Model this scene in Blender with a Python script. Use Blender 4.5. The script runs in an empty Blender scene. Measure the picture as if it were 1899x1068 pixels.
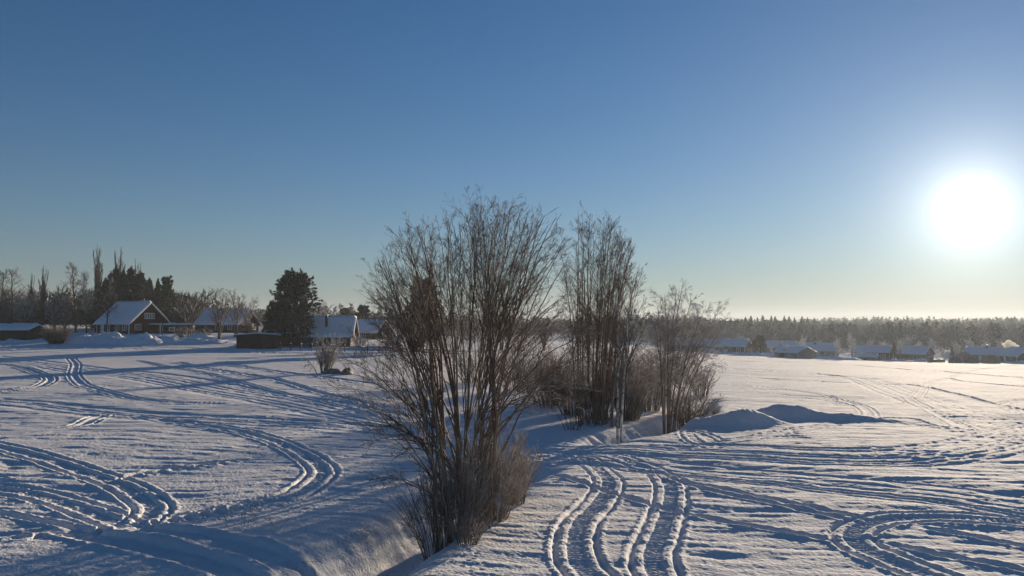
import bpy, math, random
import numpy as np
from mathutils import Vector
S = bpy.context.scene
RNG = np.random.default_rng(7)
# ------------------------------------------------------------------ camera
F = 1408.0; CX, CY = 949.5, 534.0; PITCH = math.radians(2.683); CZ = 5.0
cam_d = bpy.data.cameras.new('camera'); cam = bpy.data.objects.new('camera', cam_d)
S.collection.objects.link(cam); S.camera = cam
cam_d.sensor_width = 36; cam_d.lens = F/1899*36; cam_d.clip_start = .1; cam_d.clip_end = 12000
cam.location = (0, 0, CZ); cam.rotation_euler = (math.pi/2+PITCH, 0, 0)
# ------------------------------------------------------------------ sun + sky
SUN_AZ = math.radians(31.3); SUN_EL = math.radians(7.5)
SD = Vector((math.sin(SUN_AZ)*math.cos(SUN_EL), math.cos(SUN_AZ)*math.cos(SUN_EL), math.sin(SUN_EL)))
sl = bpy.data.lights.new('sun_light', 'SUN'); so = bpy.data.objects.new('sun_light', sl); S.collection.objects.link(so)
sl.energy = 5.0; sl.angle = math.radians(.55); sl.color = (1, .82, .60)
so.rotation_euler = (-SD).to_track_quat('-Z', 'Y').to_euler()
W = bpy.data.worlds.new('World'); S.world = W; W.use_nodes = True
nt = W.node_tree; nt.nodes.clear(); N = nt.nodes.new; Lk = nt.links.new
def wmath(op, a, b=None, c=None):
    n = N('ShaderNodeMath'); n.operation = op
    for i, v in enumerate((a, b, c)):
        if v is None: continue
        if isinstance(v, (int, float)): n.inputs[i].default_value = v
        else: Lk(v, n.inputs[i])
    return n.outputs[0]
tc = N('ShaderNodeTexCoord'); sky = N('ShaderNodeTexSky'); sky.sky_type = 'NISHITA'; sky.sun_disc = False
sky.sun_elevation = SUN_EL; sky.sun_rotation = SUN_AZ; sky.altitude = 150; sky.air_density = 1.0; sky.dust_density = .05; sky.ozone_density = 3.0
dt = N('ShaderNodeVectorMath'); dt.operation = 'DOT_PRODUCT'
Lk(tc.outputs['Generated'], dt.inputs[0]); dt.inputs[1].default_value = SD
ang = wmath('ARCCOSINE', wmath('MINIMUM', dt.outputs['Value'], .999999))
disc = wmath('MULTIPLY', 12, wmath('EXPONENT', wmath('MULTIPLY', -1, wmath('POWER', wmath('DIVIDE', ang, .0145), 2))))
au = wmath('MULTIPLY', .85, wmath('EXPONENT', wmath('DIVIDE', ang, -.034)))
au2 = wmath('MULTIPLY', .15, wmath('EXPONENT', wmath('DIVIDE', ang, -.16)))
glow = wmath('ADD', disc, wmath('ADD', au, au2))
bg1 = N('ShaderNodeBackground'); bg1.inputs[1].default_value = .050
hs = N('ShaderNodeHueSaturation'); hs.inputs['Saturation'].default_value = 1.15; Lk(sky.outputs[0], hs.inputs['Color']); 
tint = N('ShaderNodeMix'); tint.data_type = 'RGBA'; tint.blend_type = 'MULTIPLY'; tint.inputs[0].default_value = 1; tint.inputs[7].default_value = (.88, .97, 1.13, 1); Lk(hs.outputs[0], tint.inputs[6])
sz = N('ShaderNodeSeparateXYZ'); Lk(tc.outputs['Generated'], sz.inputs[0])
hf = wmath('MULTIPLY', .80, wmath('EXPONENT', wmath('DIVIDE', wmath('MAXIMUM', sz.outputs[2], 0.0), -.11)))
hb = wmath('ADD', 2.7, wmath('MULTIPLY', 3.0, wmath('EXPONENT', wmath('DIVIDE', ang, -.5))))
hcol = N('ShaderNodeVectorMath'); hcol.operation = 'SCALE'; hcol.inputs[0].default_value = (.80, .93, 1.10); Lk(hb, hcol.inputs['Scale'])
hmx = N('ShaderNodeMix'); hmx.data_type = 'RGBA'; Lk(hf, hmx.inputs[0]); Lk(tint.outputs[2], hmx.inputs[6]); Lk(hcol.outputs[0], hmx.inputs[7]); Lk(hmx.outputs[2], bg1.inputs[0])
bg2 = N('ShaderNodeBackground'); bg2.inputs[0].default_value = (1, .96, .88, 1); Lk(glow, bg2.inputs[1])
ad = N('ShaderNodeAddShader'); Lk(bg1.outputs[0], ad.inputs[0]); Lk(bg2.outputs[0], ad.inputs[1])
wo = N('ShaderNodeOutputWorld'); Lk(ad.outputs[0], wo.inputs[0])
S.view_settings.view_transform = 'Standard'; S.view_settings.look = 'None'; S.view_settings.gamma = 1; S.view_settings.exposure = 0.76
S.cycles.max_bounces = 6; S.cycles.diffuse_bounces = 3; S.cycles.volume_bounces = 0; S.cycles.transparent_max_bounces = 8

# ------------------------------------------------------------------ helpers
def sstep(a, b, x):
    t = np.clip((x-a)/(b-a), 0, 1); return t*t*(3-2*t)
def hash2(ix, iy, seed):
    h = (ix.astype(np.int64)*374761393 + iy.astype(np.int64)*668265263 + seed*1274126177) & 0xffffffff
    h = ((h ^ (h >> 13))*1274126177) & 0xffffffff
    return ((h ^ (h >> 16)) & 0xffffff)/float(0xffffff)*2-1
def noise(x, y, seed=0):
    ix = np.floor(x); iy = np.floor(y); fx = x-ix; fy = y-iy
    u = fx*fx*fx*(fx*(fx*6-15)+10); v = fy*fy*fy*(fy*(fy*6-15)+10)
    ix = ix.astype(np.int64); iy = iy.astype(np.int64)
    a = hash2(ix, iy, seed); b = hash2(ix+1, iy, seed); c = hash2(ix, iy+1, seed); d = hash2(ix+1, iy+1, seed)
    return (a*(1-u)+b*u)*(1-v)+(c*(1-u)+d*u)*v
def fbm(x, y, seed=0, o=4, g=.5):
    s = 0; a = 1
    for i in range(o): s = s+a*noise(x*2**i, y*2**i, seed+i*17); a *= g
    return s
DITCH = np.array([(-5.6,7),(-4.5,12),(-3.85,14.5),(-3.2,17),(-2.2,20),(-.95,24),(.7,28),(2.4,31),(4.7,34.5),(7.2,38),(9.5,42),(13,52),(17,66),(22,85),(30,110)], float)
def seg_dist(px, py, L):
    best = np.full(np.shape(px), 1e9); side = np.zeros(np.shape(px)); 
    for (x0, y0), (x1, y1) in zip(L[:-1], L[1:]):
        dx, dy = x1-x0, y1-y0; q = dx*dx+dy*dy
        t = np.clip(((px-x0)*dx+(py-y0)*dy)/q, 0, 1)
        d = np.hypot(px-x0-t*dx, py-y0-t*dy); m = d < best
        best = np.where(m, d, best); side = np.where(m, np.sign((px-x0)*dy-(py-y0)*dx), side)
    return best, side
def h_broad(X, Y):
    X = np.asarray(X, float); Y = np.asarray(Y, float)
    u = X/np.maximum(Y, 30)
    s = -.0115-.0245*np.tanh((u-.145)/.28)
    z = s*(np.clip(Y, 30, 270)-30)
    z = z+1.5*sstep(118, 150, Y)*sstep(-.05, -.25, u)
    far = sstep(300, 850, Y)
    z = z+far*(-3.5-z)+sstep(400, 1100, Y)*sstep(.2, .7, u)*2.5
    return z
def h_base(X, Y):
    X = np.asarray(X, float); Y = np.asarray(Y, float)
    z = h_broad(X, Y)
    d, sd = seg_dist(X, Y, DITCH)
    d = np.maximum(d+.20*fbm(X*.55, Y*.55, 5, 2)+.05*noise(X*2.5, Y*2.5, 6), 0)
    depth = 1.1*(1-sstep(26, 28.5, Y)*(1-sstep(32.5, 34.5, Y))*.92)*(1-.95*sstep(44, 62, Y))
    w = np.where(sd > 0, .9, .85)
    z = z-depth*np.exp(-(d/w)**2.4)*(Y < 110)
    z = z+.05*np.exp(-((d-2.2)/1.0)**2)*(1-sstep(36, 46, Y))
    # mounds on the right
    for mx, my, ax, ay, hh, r in ((11.9, 39.3, 1.85, 1.0, .68, .2), (15.7, 44.0, 2.1, 1.0, .62, .1), (18.6, 43.2, 2.6, .7, .35, -.1), (9.6, 38.6, 1.5, .9, .35, 0)):
        c, s = math.cos(r), math.sin(r); ex = ((X-mx)*c+(Y-my)*s)/ax; ey = (-(X-mx)*s+(Y-my)*c)/ay
        z = z+hh*np.exp(-(ex**2+ey**2)**1.25)*(1+.22*noise(X*.9, Y*.9, 3)+.10*noise(X*2.3, Y*2.3, 4)+.07*np.abs(noise(X*4.1, Y*4.1, 6)))
    return z
def ray(px, py):
    rx = (px-CX)/F; ry = (CY-py)/F; c, s = math.cos(PITCH), math.sin(PITCH)
    return rx, c-ry*s, s+ry*c
def at(px, py, Y):
    a, b, c = ray(px, py); return Vector((a/b*Y, Y, CZ+c/b*Y))
_Ys = np.geomspace(8, 900, 4000)
def gnd(px, py):
    a, b, c = ray(px, py); X = a/b*_Ys; z = CZ+c/b*_Ys
    below = z-h_broad(X, _Ys) < 0
    i = int(np.argmax(below)) if below.any() else len(_Ys)-1
    return float(X[i]), float(_Ys[i])
def stand(px, Y, py=625):
    p = at(px, py, Y); return Vector((p.x, Y, float(h_base(p.x, Y))))
def m_(p, Y): return p*Y/F
def mesh_np(name, V, Fc, mat, smooth=False, parent=None, fmat=None):
    V = np.ascontiguousarray(V, np.float32).reshape(-1, 3); Fc = np.ascontiguousarray(Fc, np.int32); k = Fc.shape[1]
    me = bpy.data.meshes.new(name); me.vertices.add(len(V)); me.vertices.foreach_set('co', V.ravel())
    me.loops.add(Fc.size); me.loops.foreach_set('vertex_index', Fc.ravel())
    me.polygons.add(len(Fc)); me.polygons.foreach_set('loop_start', np.arange(0, Fc.size, k, dtype=np.int32))
    me.polygons.foreach_set('loop_total', np.full(len(Fc), k, np.int32))
    if smooth: me.polygons.foreach_set('use_smooth', np.ones(len(Fc), bool))
    me.materials.append(mat); me.update(calc_edges=True)
    o = bpy.data.objects.new(name, me); S.collection.objects.link(o)
    if parent: o.parent = parent
    return o
def tag(o, label, cat, group=None):
    o['label'] = label; o['category'] = cat
    if group: o['group'] = group
    return o
def thing(name, label, cat, loc=(0, 0, 0), rz=0, group=None):
    o = bpy.data.objects.new(name, None); o.empty_display_size = .2; S.collection.objects.link(o)
    o.location = loc; o.rotation_euler = (0, 0, rz); return tag(o, label, cat, group)
def copy_thing(src, loc, rz, sc, label, group=None):
    r = src.copy(); S.collection.objects.link(r); r.location = loc; r.rotation_euler = (0, 0, rz)
    r.scale = sc if hasattr(sc, '__len__') else (sc, sc, sc); r['label'] = label
    if group: r['group'] = group
    elif 'group' in r: del r['group']
    for ch in list(src.children):
        c = ch.copy(); S.collection.objects.link(c); c.parent = r
        for g in list(ch.children):
            d = g.copy(); S.collection.objects.link(d); d.parent = c
    return r
class MB:
    def __init__(s): s.v = []; s.f = []
    def poly(s, pts): b = len(s.v); s.v += [tuple(p) for p in pts]; s.f.append(list(range(b, b+len(pts))))
    def box(s, x0, y0, z0, x1, y1, z1):
        b = len(s.v); s.v += [(x, y, z) for z in (z0, z1) for y in (y0, y1) for x in (x0, x1)]
        s.f += [[b+i for i in q] for q in ((0,2,3,1),(4,5,7,6),(0,1,5,4),(2,6,7,3),(0,4,6,2),(1,3,7,5))]
        return s
    def prism(s, prof, x0, x1):       # prof: (y,z) ccw seen from +x
        b = len(s.v); n = len(prof); s.v += [(x0, y, z) for y, z in prof]+[(x1, y, z) for y, z in prof]
        s.f.append([b+i for i in reversed(range(n))]); s.f.append([b+n+i for i in range(n)])
        for i in range(n): j = (i+1) % n; s.f.append([b+i, b+j, b+n+j, b+n+i])
        return s
    def build(s, name, mat, parent=None, bevel=0):
        me = bpy.data.meshes.new(name); me.from_pydata(s.v, [], s.f); me.materials.append(mat); me.update()
        o = bpy.data.objects.new(name, me); S.collection.objects.link(o)
        if parent: o.parent = parent
        if bevel: mo = o.modifiers.new('bevel', 'BEVEL'); mo.width = bevel; mo.segments = 1
        return o
# ------------------------------------------------------------------ materials
def mat(name, col, rough=.8, spec=.3, var=.0, vscale=1.0, col2=None, bump=0, bscale=20, frost=0, frost_lo=.25, frost_hi=.8, planks=0, coord='Object'):
    m = bpy.data.materials.new(name); m.use_nodes = True; t = m.node_tree; b = t.nodes['Principled BSDF']
    n = t.nodes.new; l = t.links.new
    b.inputs['Roughness'].default_value = rough; b.inputs['Specular IOR Level'].default_value = spec
    b.inputs['Base Color'].default_value = (*col, 1); out = None
    tcn = n('ShaderNodeTexCoord')
    if col2 is not None:
        nz = n('ShaderNodeTexNoise'); nz.inputs['Scale'].default_value = vscale; nz.inputs['Detail'].default_value = 6; l(tcn.outputs[coord], nz.inputs['Vector'])
        rp = n('ShaderNodeMapRange'); rp.inputs[1].default_value = .38; rp.inputs[2].default_value = .62; l(nz.outputs[0], rp.inputs[0])
        mx = n('ShaderNodeMix'); mx.data_type = 'RGBA'; l(rp.outputs[0], mx.inputs[0]); mx.inputs[6].default_value = (*col, 1); mx.inputs[7].default_value = (*col2, 1); out = mx.outputs[2]
    if frost:
        g = n('ShaderNodeNewGeometry'); sp = n('ShaderNodeSeparateXYZ'); l(g.outputs['Normal'], sp.inputs[0])
        mr = n('ShaderNodeMapRange'); mr.inputs[1].default_value = frost_lo; mr.inputs[2].default_value = frost_hi; mr.inputs[4].default_value = frost; l(sp.outputs[2], mr.inputs[0])
        nz = n('ShaderNodeTexNoise'); nz.inputs['Scale'].default_value = 2.3; nz.inputs['Detail'].default_value = 3; l(tcn.outputs['Object'], nz.inputs['Vector'])
        r2 = n('ShaderNodeMapRange'); r2.inputs[1].default_value = .40; r2.inputs[2].default_value = .58; l(nz.outputs[0], r2.inputs[0])
        mu = n('ShaderNodeMath'); mu.operation = 'MULTIPLY'; l(mr.outputs[0], mu.inputs[0]); l(r2.outputs[0], mu.inputs[1])
        mx = n('ShaderNodeMix'); mx.data_type = 'RGBA'; l(mu.outputs[0], mx.inputs[0]); mx.inputs[7].default_value = (.82, .85, .9, 1)
        if out: l(out, mx.inputs[6])
        else: mx.inputs[6].default_value = (*col, 1)
        out = mx.outputs[2]
    if out: l(out, b.inputs['Base Color'])
    if bump or planks:
        bp = n('ShaderNodeBump'); bp.inputs['Distance'].default_value = bump or .02
        if planks:
            wv = n('ShaderNodeTexWave'); wv.inputs['Scale'].default_value = planks; wv.wave_type = 'BANDS'; wv.bands_direction = 'DIAGONAL'; l(tcn.outputs['Object'], wv.inputs['Vector']); l(wv.outputs[1], bp.inputs['Height'])
            mp = n('ShaderNodeMapping'); mp.inputs['Scale'].default_value = (1, 1, 0); l(tcn.outputs['Object'], mp.inputs[0]); l(mp.outputs[0], wv.inputs['Vector'])
        else:
            nz = n('ShaderNodeTexNoise'); nz.inputs['Scale'].default_value = bscale; nz.inputs['Detail'].default_value = 5; l(tcn.outputs['Object'], nz.inputs['Vector']); l(nz.outputs[0], bp.inputs['Height'])
        l(bp.outputs[0], b.inputs['Normal'])
    return m
M_SNOW = mat('snow_ground', (.79, .78, .775), rough=.9, spec=.12, col2=(.74, .73, .73), vscale=.35, bump=.03, bscale=14)
M_SNOW2 = mat('snow_heap', (.77, .77, .79), rough=.6, spec=.3, bump=.06, bscale=6)
M_BARK = mat('bark_grey_brown', (.14, .105, .08), col2=(.25, .205, .165), vscale=3, frost=.8, frost_lo=.15, frost_hi=.7)
M_BARKD = mat('bark_dark', (.055, .042, .034), col2=(.10, .08, .065), vscale=2, frost=.45)
M_TWIG = mat('twig_bark', (.13, .092, .068), frost=.75, frost_lo=.15, frost_hi=.9)
M_TWIGF = mat('frosted_twig', (.27, .235, .205), frost=.9, frost_lo=-.3, frost_hi=.6)
M_TWIGD = mat('dark_twig', (.055, .042, .034), frost=.25)
M_TWIGB = mat('warm_twig', (.11, .07, .045), frost=.4)
M_BIRCH = mat('birch_bark', (.62, .58, .54), col2=(.12, .10, .09), vscale=4.5, frost=.4)
M_NEED = mat('pine_needles', (.018, .028, .017), col2=(.032, .04, .022), vscale=.8, frost=.35, frost_lo=.35, frost_hi=.9)
M_NEEDS = mat('spruce_needles', (.010, .016, .011), col2=(.018, .024, .015), vscale=.8, frost=.16, frost_lo=.5, frost_hi=1)
M_RED = mat('red_boards', (.085, .018, .013), planks=3.0, bump=.02, col2=(.085, .019, .015), vscale=1.5)
M_DARKW = mat('dark_boards', (.055, .028, .02), planks=3.0, bump=.02, col2=(.035, .02, .016), vscale=1.5)
M_BROWN = mat('brown_boards', (.06, .038, .028), planks=3.0, bump=.02, col2=(.045, .028, .022), vscale=1.5)
M_GREYW = mat('grey_boards', (.22, .21, .20), planks=3.0, bump=.02, col2=(.16, .15, .14), vscale=1.5)
M_WHITE = mat('white_paint', (.72, .72, .70), rough=.5)
M_TAN = mat('tan_render', (.42, .36, .29), col2=(.36, .31, .25), vscale=2)
M_GLASS = mat('window_glass', (.03, .035, .045), rough=.12, spec=.8)
M_ROOF = mat('roof_sheet', (.06, .05, .05), rough=.6)
M_BRICK = mat('chimney_brick', (.12, .07, .055), col2=(.07, .045, .04), vscale=6)
M_STONE = mat('boulder_stone', (.16, .12, .10), col2=(.26, .20, .17), vscale=4, bump=.05, bscale=5, frost=.7, frost_lo=.8, frost_hi=.97)
M_GRASS = mat('dry_grass', (.30, .23, .14), col2=(.20, .15, .10), vscale=5, frost=.5, frost_lo=.2)
M_WATER = mat('dark_water', (.01, .012, .014), rough=.06, spec=.6)
M_FOR1 = mat('far_spruce', (.016, .022, .017), col2=(.028, .032, .022), vscale=.05, frost=.22, frost_lo=.2, frost_hi=1)
M_FOR3 = mat('garden_twigs', (.075, .058, .046), col2=(.045, .036, .03), vscale=.1, frost=.45, frost_lo=.1, frost_hi=.9)
M_FOR2 = mat('far_birch', (.20, .175, .155), col2=(.11, .095, .08), vscale=.02, frost=.6, frost_lo=-.2, frost_hi=.9)

# ------------------------------------------------------------------ tracks in the snow (world-space lines)
def W_(pts): return np.array([gnd(x, y) for x, y in pts])
def smooth_line(P, step=.12):
    P = np.asarray(P, float); n = len(P)
    Q = np.vstack([2*P[0]-P[1], P, 2*P[-1]-P[-2]]); out = []
    for i in range(n-1):
        p0, p1, p2, p3 = Q[i:i+4]; k = max(2, int(np.hypot(*(p2-p1))/step))
        t = np.linspace(0, 1, k, endpoint=False)[:, None]
        out.append(.5*((2*p1)+(-p0+p2)*t+(2*p0-5*p1+4*p2-p3)*t*t+(-p0+3*p1-3*p2+p3)*t**3))
    return np.vstack(out+[P[-1:]])
TR = []   # (line, kind, strength)
def track(pts, kind='sled', k=1.0, off=0.0, wob=0.0):
    L = smooth_line(W_(pts), .25)
    T = np.gradient(L, axis=0); T /= np.hypot(T[:, 0], T[:, 1])[:, None]+1e-9; Nn = np.stack([-T[:, 1], T[:, 0]], 1)
    s = np.concatenate([[0], np.cumsum(np.hypot(*np.diff(L, axis=0).T))])
    if off or wob:
        o = off+wob*fbm(s*.035+off*3.1, s*0+off*7.7, int(abs(off)*97)+11, 2); L = L+Nn*o[:, None]
    TR.append((L, kind, k))
def band(pts, width, n, k=.8, wob=.22):
    for i in range(n):
        o = (i/(n-1)-.5)*width+RNG.normal(0, width*.05)
        track(pts, 'lane', k*RNG.uniform(.6, 1.2), o, wob)
    track(pts, 'pack', 1.0*width, 0, 0)
# right side
track([(1040,835),(1070,842),(1094,854),(1127,890),(1114,924),(1076,967),(1067,1020),(1097,1068),(1150,1120)], 'sled', 1.3)
track([(1120,838),(1174,854),(1211,866),(1239,894),(1243,924),(1229,973),(1210,1023),(1222,1068),(1260,1120)], 'sled', 1.3)
b1 = [(900,838),(960,836),(1050,826),(1150,828),(1250,833),(1400,840),(1500,846),(1600,850),(1700,848),(1800,836),(1860,822),(1920,800),(1990,770)]
band(b1, 3.4, 7, .8)
b2 = [(930,838),(1050,842),(1150,850),(1300,870),(1450,885),(1600,902),(1750,918),(1899,942),(2050,965)]
band(b2, 3.0, 7, .9)
b3 = [(1560,697),(1600,703),(1660,725),(1750,752),(1850,785),(1960,825)]
band(b3, 3.8, 5, .8)
track([(1300,681),(1420,688),(1500,693),(1570,698)], 'rut', 1.5)
track([(1020,880),(1100,902),(1210,935),(1340,965),(1450,985),(1572,1006)], 'groove', 1.3)
track([(1190,868),(1270,893),(1400,920),(1520,945),(1620,968)], 'groove', 1.3)
track([(1230,880),(1300,906),(1420,932),(1540,958),(1600,972)], 'groove', 1.0)
track([(2050,985),(1899,972),(1800,965),(1700,961),(1625,968),(1580,990),(1610,1020),(1690,1052),(1760,1080)], 'sled', 1.5)
track([(1700,978),(1800,996),(1899,1015),(2000,1035)], 'groove', 1.4)
track([(1635,1003),(1700,1020),(1800,1040),(1899,1058),(2000,1080)], 'groove', 1.3)
track([(1330,832),(1290,818),(1280,804),(1310,812),(1330,822),(1400,815),(1470,801),(1560,785),(1612,773),(1585,748),(1500,728),(1400,717),(1330,713)], 'sled', 1.0)
track([(1440,752),(1480,764),(1540,776),(1620,779),(1700,788),(1790,803)], 'sled', 1.1)
track([(1600,775),(1690,775),(1740,790),(1820,803)], 'groove', 1.2)
track([(1680,735),(1720,757),(1765,780),(1800,805)], 'sled', 1.0)
track([(1700,734),(1725,712),(1760,700),(1790,690),(1840,682),(1920,674)], 'sled', 1.2)
track([(1760,700),(1790,708),(1899,718),(2000,728)], 'rut', 1.0)
track([(1960,738),(1899,741),(1862,747),(1875,758),(1920,770)], 'sled', 1.0)
track([(1340,722),(1440,730),(1540,742),(1590,752)], 'groove', 1)
track([(1300,668),(1500,672),(1700,686),(1899,700)], 'rut', 1.0)
track([(1400,700),(1500,705),(1620,712),(1700,716),(1900,760)], 'rut', .8)
# left side
band([(-40,660),(60,672),(150,685),(280,700),(400,720),(520,742),(640,764),(780,790)], 4.5, 6, .8)
track([(-20,672),(40,682),(75,692),(93,704),(75,716),(30,724),(-30,733)], 'sled', 1.6)
band([(-40,742),(60,750),(150,762),(300,775),(480,784),(640,790),(800,805)], 2.6, 6, .9)
track([(250,772),(360,788),(440,800),(510,820),(565,845),(597,870),(585,892),(545,915),(470,933),(380,952),(300,966)], 'sled', 1.7)
track([(470,930),(380,950),(260,968),(140,985),(-40,1003)], 'foot', 1.3)
track([(-40,824),(40,843),(120,865),(200,892),(255,915),(283,938),(265,960),(225,978)], 'sled', 1.5)
track([(-40,903),(40,912),(120,930),(190,955),(240,975)], 'sled', 1.5)
track([(-40,944),(40,957),(100,970),(160,982)], 'groove', 1.6)
track([(110,978),(180,990),(260,1005),(340,1024),(410,1048),(470,1080)], 'wide', 1.5)
track([(235,972),(320,982),(400,997),(470,1018),(540,1048),(600,1085)], 'wide', 1.4)
track([(205,893),(290,872),(390,860),(500,852)], 'groove', 1.2)
track([(205,898),(290,880),(390,866),(480,852)], 'foot', 1.0)
track([(-20,895),(60,886),(150,878)], 'groove', 1.3)
track([(190,656),(150,657),(132,663),(140,675),(137,695),(150,712),(175,722),(240,738),(330,748),(420,752)], 'sled', 1.3)
track([(200,768),(175,778),(150,790),(110,798)], 'sled', 1.5)
track([(250,668),(300,678),(380,694),(470,716),(560,738),(650,760),(740,780)], 'sled', 1.2)
track([(330,672),(420,690),(520,706),(620,734),(720,756)], 'rut', 1.4)
track([(410,672),(480,685),(560,696),(700,712)], 'rut', 1.3)
track([(-30,655),(150,648),(300,650),(500,655),(750,668)], 'pack', 5)
track([(-30,650),(150,646),(300,649),(500,653),(750,663)], 'rut', 2.0)
track([(-30,642),(150,642),(300,645),(500,650)], 'rut', 2.0)
track([(-30,697),(150,712),(300,722),(430,728)], 'groove', .8)
for k in range(1): track([(880+k*115,905+k*40),(868+k*120,1000),(905+k*95,1062),(930+k*90,1100)], 'paw', 1.0)
track([(975,905),(925,935),(880,985),(862,1040),(880,1090)], 'paw', 1.2)

# ------------------------------------------------------------------ ground
def build_ground():
    th = np.concatenate([np.arange(-180, -46, 3.0), np.arange(-46, -38, .3), np.arange(-38, 38, .054), np.arange(38, 46, .3), np.arange(46, 180, 3.0)])
    th = np.radians(th); r = [2.0]
    while r[-1] < 2000:
        q = r[-1]
        if q < 11: dr = .6
        elif q < 13.5: dr = .06
        elif q < 270: dr = min(max(.3*q*q/3795, .027), .36)
        else: dr = q*.02
        r.append(q+dr)
    r = np.array(r); nr, nt_ = len(r), len(th)
    X = r[:, None]*np.sin(th)[None]; Y = r[:, None]*np.cos(th)[None]
    Z = h_base(X, Y); D = np.broadcast_to(r[:, None], X.shape)
    # wind-worked surface: low ridges lying across the view, dimples and soft swells
    def rot(a): c, s = math.cos(a), math.sin(a); return X*c+Y*s, -X*s+Y*c
    f1 = 1-sstep(60, 140, D)*.5
    wx = X+.8*noise(X*.35, Y*.35, 91); wy = Y+.5*noise(X*.3, Y*.3, 92)
    a = -.14
    ux = wx*math.cos(a)+wy*math.sin(a); uy = -wx*math.sin(a)+wy*math.cos(a)
    n1 = noise(ux*.38, uy*2.1, 21); n2 = noise(ux*.75, uy*3.6, 22); n3 = noise(ux*.16, uy*.55, 23); n4 = noise(ux*2.4, uy*5.5, 24)
    clump = .55+.45*noise(X*.11, Y*.13, 31)
    mic = .024*n1+.022*n2+.024*n3+.008*n4*(D < 60)
    dim = -np.clip(noise(ux*1.3, uy*2.4, 41)-.45, 0, 1)*.045
    near_fade = 1-.25*sstep(20, 14, D)
    Z = Z+(mic*(.65+.35*clump)+dim)*f1*near_fade*sstep(330, 250, D)
    Z = Z+.10*noise(X*.06, Y*.09, 33)*sstep(300, 200, D)+.05*noise(ux*.05, uy*.25, 35)*sstep(300, 200, D)
    Z = Z+.005*fbm(X*9, Y*9, 51, 2)*(D < 40)
    flat = Z.copy(); cut = np.zeros_like(Z); packm = np.zeros_like(Z)
    for L, kind, k in TR:
        s = np.concatenate([[0], np.cumsum(np.hypot(*np.diff(L, axis=0).T))])
        hw = {'sled': 1.0, 'rut': .7, 'lane': .6, 'groove': .55, 'foot': .5, 'wide': 1.1, 'paw': .35, 'pack': k*.5+.9}[kind]
        rr = np.hypot(L[:, 0], L[:, 1]); tt = np.arctan2(L[:, 0], L[:, 1])
        best = np.full(Z.shape, 9.0, np.float32) if False else {}
        CH = 6
        acc = None
        # window of the whole track in the polar grid
        i0 = max(0, np.searchsorted(r, rr.min()-hw-.1)); i1 = min(nr, np.searchsorted(r, rr.max()+hw+.1)+1)
        ta = hw/np.maximum(rr, 3)*1.3
        j0 = max(0, np.searchsorted(th, (tt-ta).min())-1); j1 = min(nt_, np.searchsorted(th, (tt+ta).max())+1)
        dist = np.full((i1-i0, j1-j0), 9.0, np.float32); sgn = np.zeros_like(dist); arc = np.zeros_like(dist)
        for q in range(0, len(L)-1, CH):
            e = min(q+CH, len(L)-1); sub = slice(q, e+1)
            a0 = max(i0, np.searchsorted(r, rr[sub].min()-hw-.05)); a1 = min(i1, np.searchsorted(r, rr[sub].max()+hw+.05)+1)
            ba = hw/max(rr[sub].min(), 3)*1.15
            b0 = max(j0, np.searchsorted(th, tt[sub].min()-ba)); b1_ = min(j1, np.searchsorted(th, tt[sub].max()+ba)+1)
            if a1 <= a0 or b1_ <= b0: continue
            x = X[a0:a1, b0:b1_]; y = Y[a0:a1, b0:b1_]
            ws = (slice(a0-i0, a1-i0), slice(b0-j0, b1_-j0)); dd = dist[ws]; sg = sgn[ws]; ar = arc[ws]
            for w in range(q, e):
                x0, y0 = L[w]; dx, dy = L[w+1]-L[w]; Q = dx*dx+dy*dy+1e-9
                t = np.clip(((x-x0)*dx+(y-y0)*dy)/Q, 0, 1); d = np.hypot(x-x0-t*dx, y-y0-t*dy); mm = d < dd
                dd[mm] = d[mm]; sg[mm] = np.sign((x-x0)*dy-(y-y0)*dx)[mm]; ar[mm] = (s[w]+t*math.sqrt(Q))[mm]
        win = (slice(i0, i1), slice(j0, j1))
        ad_ = dist; xw = X[win]; yw = Y[win]; wb = .012*noise(xw*1.7, yw*1.7, 61)
        ad_ = ad_+wb*(ad_ > .02)
        def groove(c, w, soft=.05): return 1-sstep(w-soft, w+soft, np.abs(ad_-c))
        end = sstep(0, .6, arc)*sstep(0, .6, s[-1]-arc)*(dist < 8.5); rough = noise(xw*6, yw*6, 62)
        if kind == 'sled':
            tread = (np.sin(arc*2*math.pi/.16)*.013+.012*noise(xw*11, yw*11, 65))*(D[win] < 34)
            f = -.030*groove(0, .20, .035)+tread*groove(0, .19, .04)-.043*groove(.47, .06, .035)
            f = f+(.009+.004*rough+.008*noise(xw*14, yw*14, 63))*groove(.31, .045, .05)+(.018+.005*rough+.010*noise(xw*14, yw*14, 63))*groove(.62, .05, .07)
        elif kind == 'rut': f = -.075*groove(.2, .1, .07)+(.03+.03*rough)*groove(.45, .08, .1)-.03*groove(0, .3, .15)
        elif kind == 'lane': f = -.046*groove(.0, .10, .06)+(.018+.006*rough)*groove(.27, .05, .08)
        elif kind == 'groove': f = -.065*groove(0, .09, .06)+(.025+.015*rough)*groove(.22, .05, .07)
        elif kind == 'wide': f = -.065*groove(0, .34, .10)+(.025+.02*rough)*groove(.56, .07, .11)+.01*rough*groove(0, .34, .1)
        elif kind == 'foot':
            st = np.abs(((arc/.42) % 1)-.5)*.42; dc = np.hypot(st, ad_-.08)
            f = -.12*(1-sstep(.06, .16, dc))+(.04+.04*rough)*groove(.16, .1, .12)
        elif kind == 'paw':
            st = np.abs(((arc/.34) % 1)-.5)*.34; dc = np.hypot(st, sgn*dist-.07*np.sign(np.sin(math.pi*arc/.34))); f = -.05*(1-sstep(.025, .07, dc))
        else:
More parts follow.
